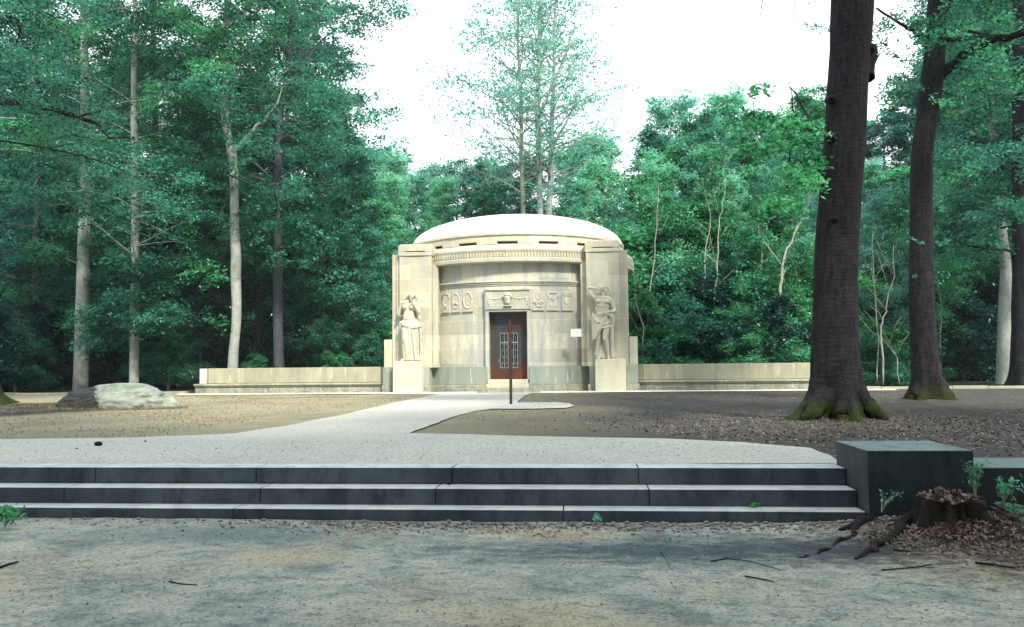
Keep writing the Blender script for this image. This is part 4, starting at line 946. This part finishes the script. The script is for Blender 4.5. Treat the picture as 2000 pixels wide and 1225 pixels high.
stem([(1758,752,3),(1752,700,3.5),(1740,680,3),(1727,665,2)],2.6,'pale bent dead stem in the gap between the two dark trunks')
stem([(1290,735,7),(1262,600,6),(1278,500,6),(1285,380,4)][:1]+[(1268,600,6),(1280,470,6),(1286,360,4)],5.8,'leaning pale stem behind the near end of the right bench wall')
# woodland mass far behind
rng=np.random.default_rng(77); n=90000
xs_=rng.uniform(-85,85,n); ys_=rng.uniform(46,62,n)+.004*xs_**2*0; zs_=np.abs(rng.normal(0,1,n))**.8*5.5
me=leaves('woodland_mass',np.stack([xs_,ys_,zs_],1),.55,M['leafdeep'],np.clip(rng.normal(.3,.2,n),0,1),upb=.1,asp=.8,rng=rng); o=link('woodland',me); tag(o,'dark mass of distant woodland closing the forest','woodland',kind='stuff')
# trees that stand behind the photographer and shade the steps
for x,y,k,s in ((-8,-38,'dark0',1.7),(-1,-40,'broad0',1.8),(6,-39,'dark0',1.8),(13,-37,'broad2',1.7),(-16,-34,'broad1',1.6),(20,-31,'dark0',1.5),(2.5,-43,'dark0',1.9),(10,-44,'broad1',1.9),(1,-48,'dark0',1.5),(-10,-48,'broad1',1.5),(12,-48,'broad0',1.5)):
    place(k,x,y,s,rr.uniform(0,6),'forest_tree','leafy tree on the near side of the clearing, behind the viewpoint','tree','trees behind the viewpoint',-.4)
# ------------------------------------------------------------------ stump, roots, litter, plants, sticks
c0=oy(1857,1000,-22.66); sb=Vector((c0.x,-22.66,-.27))
stp=empty('tree_stump',sb,'rotting cut stump covered in wood chips before the dark granite block','stump')
mb=trunk_tube([(0,0,-.25),(0,0,-.05),(0,.01,.08),(.0,.01,.16)],[.21,.23,.20,.205],56,5,4,.8,.5); mb.build('stump_body',M['litterwood'],stp,smooth=True)
mb=MB()
for pts in ([(1840,975,60),(1790,985,44),(1740,1000,30),(1690,1014,20),(1640,1026,10)],[(1800,1010,30),(1750,1035,22),(1700,1060,14),(1670,1075,6)],[(1690,1012,14),(1650,1040,10),(1600,1062,6),(1560,1072,3)],[(1880,1010,30),(1930,1025,22),(1990,1040,10)]):
    P_=[];R_=[]
    for x,y,w in pts:
        p=oz(x,y,-.34); r=w/2*depth(p)/1600*1.0; p.z=hgt(p.x,p.y)+r*.1; P_.append(p-sb); R_.append(r)
    F_=[];G_=[]
    for i in range(len(P_)-1):
        for j in range(5): F_.append(P_[i].lerp(P_[i+1],j/5)+Vector(NR.normal(0,.014,3))); G_.append(R_[i]+(R_[i+1]-R_[i])*j/5)
    F_.append(P_[-1]);G_.append(R_[-1]); mb.tube(F_,G_,9)
mb.build('root',M['litterwood'],stp,smooth=True)
n=260; a=NR.uniform(0,6.28,n); r_=.21*np.sqrt(NR.random(n)); pp=np.stack([r_*np.cos(a)-.03,r_*np.sin(a),.155+NR.uniform(0,.035,n)+.06*(1-r_/.21)],1)
link('wood_chips',leaves('wood_chips',pp,.05,M['litter'],NR.uniform(.3,1,n),droop=0,upb=1.,asp=.6),stp)
def scatter(name,n,fn,size,mat,label,cat,tint=(.0,1),lift=.006,upb=2.2):
    P_=[]
    while len(P_)<n:
        p=fn()
        if p is None: continue
        P_.append((p[0],p[1],hgt(p[0],p[1])+lift))
    o=link(name,leaves(name,np.array(P_),size,mat,NR.uniform(*tint,n),droop=.05,upb=upb,asp=.6)); tag(o,label,cat,kind='stuff')
U=random.uniform; G=random.gauss
def f1():
    x=G(6.9,1.0);y=G(-22.75,.45); return (x,y) if y<-22.3 and y>-29 and x>5.0 else None
scatter('leaf_litter',7500,f1,.038,M['litter'],'brown leaf litter and chips heaped round the stump','leaf litter')
def f1b():
    a=U(0,6.28); r_=abs(G(0,.38)); x=sb.x-.1+r_*math.cos(a); y=sb.y-.25+r_*math.sin(a)*.6; return (x,y) if y<-22.32 else None
scatter('leaf_litter',1800,f1b,.034,M['litter'],'dense heap of rotten chips at the foot of the stump','leaf litter',lift=.02,upb=.8)
def f2():
    x=G(7.5,3.2);y=G(-17,2.0); return (x,y) if y>-20.7 and x>3.4+(-17-y)*.5 and abs(y+15.7)+abs(x-6.8)>.4 else None
scatter('leaf_litter',6000,f2,.05,M['litter'],'scattered dead leaves under the big beech','leaf litter')
def f3():
    x=U(-12,9);y=U(-29,-22.3); return (x,y) if mnoise.noise(Vector((x*.8,y*1.6,2)))>U(-.5,.6) else None
scatter('soil_debris',12000,f3,.018,M['litterwood_leaf'] if 'litterwood_leaf' in M else M['litter'],'tiny dark leaf scraps strewn on the trodden soil','debris',(0,.5))
scatter('pale_chips',3500,f3,.012,M['chip'],'tiny pale chips strewn on the trodden soil','debris')
def f3b():
    x=G(1.8,1.5);y=-22.3-abs(G(0,.22)); return (x,y)
scatter('leaf_litter',1500,f3b,.035,M['litter'],'brown leaves drifted against the bottom step','leaf litter')
def f4():
    x=U(-14,4);y=U(-17.3,-.6); 
    return (x,y) if (x<-3.2-(-17.7-y)*-.0 or x>0.4) and mnoise.noise(Vector((x*.5,y*.5,6)))>U(-.4,.7) else None
scatter('lawn_debris',2600,f4,.045,M['litter'],'dry leaves on the worn lawn','debris')
P_=[]
while len(P_)<1500:
    x=U(-15,5);y=U(-21.3,-18.9) if random.random()<.75 else U(-18,-2)
    if y>-18.9 and not (-2.6+(y+17.7)*.02<x-(y+17.7)*0 <.2): continue
    P_.append((x,y,.013))
o=link('debris',leaves('debris',np.array(P_),.02,M['litter'],NR.uniform(0,.7,1500),droop=.05,upb=2.,asp=.6)); tag(o,'tiny dark specks strewn on the pale gravel path','debris',kind='stuff')
# grass blades on lawn
def blades(n,fn,h,mat,label):
    P_=[]
    while len(P_)<n:
        p=fn()
        if p: P_.append((p[0],p[1],hgt(p[0],p[1])+h*.4))
    me=leaves('grass',np.array(P_),h,M[mat],NR.uniform(0,1,n),droop=-1.6,upb=-.3,asp=.16); o=link('grass',me); tag(o,label,'grass',kind='stuff')
def f5():
    x=U(-16,-2.5);y=U(-18.3,-1); 
    if x>-3.6 and y<-10: return None
    return (x,y) if mnoise.noise(Vector((x*.6,y*.6,9)))>U(-.3,.6) and not (abs(x+8.3)<1.6 and abs(y+10.6)<.8) else None
M['drygrass']=leaf('dry_grass',(.10,.115,.055),(.33,.29,.18),.3)
def f5b():
    a=U(0,6.28); p_=(bpy.data.objects['boulder'].location.x+1.55*math.cos(a)*U(.9,1.15),bpy.data.objects['boulder'].location.y+.78*math.sin(a)*U(.9,1.2)); return p_ if math.sin(a)<.3 else None
blades(900,f5b,.09,'drygrass','longer grass fringe round the foot of the boulder')
blades(14000,f5,.05,'drygrass','short thin dry grass on the left lawn')
def f6():
    x=U(1.5,16);y=U(-17.5,-1); return (x,y) if mnoise.noise(Vector((x*.5,y*.5,4)))>U(-.1,.7) else None
blades(9000,f6,.05,'drygrass','sparse grass on the right lawn under the trees')
# pebbles
mb=MB()
for i in range(420):
    x=G(4.2,1.2) if i<300 else U(-8,6); y=-22.26-abs(G(0,.16)); r=U(.008,.028)
    mb.ball((x,y,hgt(x,y)+r*.3),(r,r*U(.6,1),r*.6),6)
o=mb.build('pebbles',M['chip'],None,smooth=True); tag(o,'pale pebbles along the foot of the bottom step','pebbles',kind='stuff')
# sticks
def stick(pts,w,label,grp=None):
    P_=[]
    for x,y in pts:
        p=oz(x,y,-.39); p.z=hgt(p.x,p.y)+w*.6; P_.append(p)
    b=P_[0].copy(); mb=MB(); mb.tube([p-b for p in P_],[w*.6*(1-.2*i) for i in range(len(P_))],6); o=mb.build('fallen_stick',M['litterwood'],None,smooth=True); o.location=b; tag(o,label,'stick',grp)
stick([(1388,1095),(1420,1089),(1465,1093),(1525,1112)],.008,'long thin curved stick on the soil right of centre')
stick([(1455,1124),(1480,1128),(1512,1134)],.009,'short dark stick just below the long curved one')
stick([(1290,1078),(1302,1092),(1308,1108)],.005,'tiny upright-bent twig left of the long curved stick')
stick([(1722,1112),(1760,1108),(1800,1104),(1822,1101)],.009,'dark straight stick in the soil below the roots')
stick([(1745,1074),(1760,1077),(1778,1078)],.012,'stubby dark stick close under the roots')
stick([(1905,1100),(1940,1102),(1982,1108)],.013,'thick dark stick near the lower right corner of the litter')
stick([(0,1108),(18,1100),(36,1096)],.016,'chunky broken stick at the left edge of the soil')
stick([(330,1133),(355,1138),(385,1142)],.008,'thin stick lying on the soil at left of centre')
stick([(1040,1045),(1052,1040),(1070,1050)],.006,'small curled twig near the bottom step at centre')
stick([(1520,943),(1545,944),(1567,947)],.001,'hair-thin twig')if False else None
for x,y,r in ((192,872,.045),(150,878,.012),(284,864,.014),(877,947,.018)):
    p=oz(x,y,0) if y<900 else oy(x,y,-21.82); 
    mb=MB(); mb.ball((0,0,0),(r*1.3,r,r*.7),8,lambda a,b_,c_:(a+.2*r*mnoise.noise(Vector((a*60,b_*60,c_*60))),b_,c_)); o=mb.build('clod',M['litterwood'],None,smooth=True); o.location=(p.x,p.y,(p.z if y>900 else .008)+r*.6); tag(o,{192:'largest dark clod on the pale gravel at left',150:'tiny dark crumb left of the largest clod',284:'small dark crumb right of the largest clod',877:'small dark pebble on the middle step tread'}[x],'clod')
# small plants
def plant(x,y,z,h,nl,ls,label,mat='leaffresh',spread=.5,yplane=None,name='weed'):
    p=oz(x,y,z) if yplane is None else oy(x,y,yplane); rng=np.random.default_rng(int(x+y)); mb=MB(); P_=[]
    e=empty(name,p,label,'plant')
    for k in range(nl):
        a=rng.uniform(0,6.28); d=Vector((math.cos(a)*spread*rng.uniform(.3,1),math.sin(a)*spread*.6*rng.uniform(.3,1),1)); pts=[Vector((0,0,0))]
        for j in range(5): pts.append(pts[-1]+d*h/5*rng.uniform(.6,1)); d.z-=.15; d.x*=1.15
        mb.tube(pts,[.005,.004,.004,.003,.002,.002],4)
        for j in range(2,6):
            for q_ in range(3): P_.append(pts[j]+Vector(rng.normal(0,ls*.5,3)))
    mb.build('stem',M['twig'],e); P_=np.array([tuple(v) for v in P_]); link('leaves',leaves('leaves',P_,ls,M[mat],rng.uniform(.2,1,len(P_)),droop=.2,upb=.5,asp=.5,rng=rng),e)
plant(1472,1008,-.38,.16,5,.05,'small green weed growing at the bottom step right of centre')
plant(1165,1020,-.38,.06,4,.035,'tiny pale weed at the foot of the bottom step','leafpale')
plant(1095,1012,-.38,.07,2,.03,'tiny two-stemmed seedling before the bottom step')
plant(10,1030,-.38,.22,8,.06,'dark green tuft against the steps at the left edge','leaffresh',.9)
plant(1905,975,-.36,.46,7,.042,'tall leafy sprig growing up beside the granite block','leaffresh',.25,yplane=-22.5)
plant(1960,985,-.36,.30,5,.055,'spreading leafy sprig before the retaining wall','leaf',.8,yplane=-22.55)
plant(1722,1000,-.36,.26,3,.028,'thin leafy twig reaching across the corner of the granite block','leafpale',.9,yplane=-22.45)
plant(1985,1010,-.36,.16,4,.045,'low leafy seedling at the right edge','leaf',.8,yplane=-22.8)
# ------------------------------------------------------------------ haze
if HAZE:
    hm=bpy.data.materials.new('haze'); hm.use_nodes=True; nt=hm.node_tree
    for n_ in list(nt.nodes): nt.nodes.remove(n_)
    o_=N(nt,'ShaderNodeOutputMaterial'); pv=N(nt,'ShaderNodeVolumePrincipled'); pv.inputs['Color'].default_value=(.8,.95,1,1); pv.inputs['Density'].default_value=HAZE; L(nt,pv.outputs[0],o_.inputs['Volume'])
    hz=MB().box(-250,250,-125,275,-2,45).build('haze',hm); tag(hz,'thin pale air between the trees','haze',kind='stuff')
# ------------------------------------------------------------------ light
w=bpy.data.worlds.new('World'); sc.world=w; w.use_nodes=True; nt=w.node_tree
for n_ in list(nt.nodes): nt.nodes.remove(n_)
sx,sy,sz=.38,-.62,.78
el=math.atan2(sz,math.hypot(sx,sy)); azr=math.atan2(sx,sy)
sky=N(nt,'ShaderNodeTexSky',sky_type='NISHITA',sun_disc=False); sky.sun_elevation=el; sky.sun_rotation=azr; sky.dust_density=4; sky.air_density=1.2
bg=N(nt,'ShaderNodeBackground'); out=N(nt,'ShaderNodeOutputWorld')
c=mix(nt,.75,sky.outputs[0],(9.5,10.2,10.6)); L(nt,c,bg.inputs[0]); bg.inputs[1].default_value=.085; L(nt,bg.outputs[0],out.inputs[0])
sl=bpy.data.lights.new('sun','SUN'); sl.energy=2.6; sl.angle=math.radians(6); sl.color=(1,.93,.78); so=bpy.data.objects.new('sun',sl); col.objects.link(so)
so.rotation_euler=Vector((sx,sy,sz)).to_track_quat('Z','Y').to_euler()
sc.view_settings.view_transform='Standard'; sc.view_settings.look='None'; sc.view_settings.exposure=1.55; sc.view_settings.gamma=1
sc.render.engine='CYCLES'
sc.cycles.max_bounces=6; sc.cycles.diffuse_bounces=3; sc.cycles.transmission_bounces=3; sc.cycles.transparent_max_bounces=4
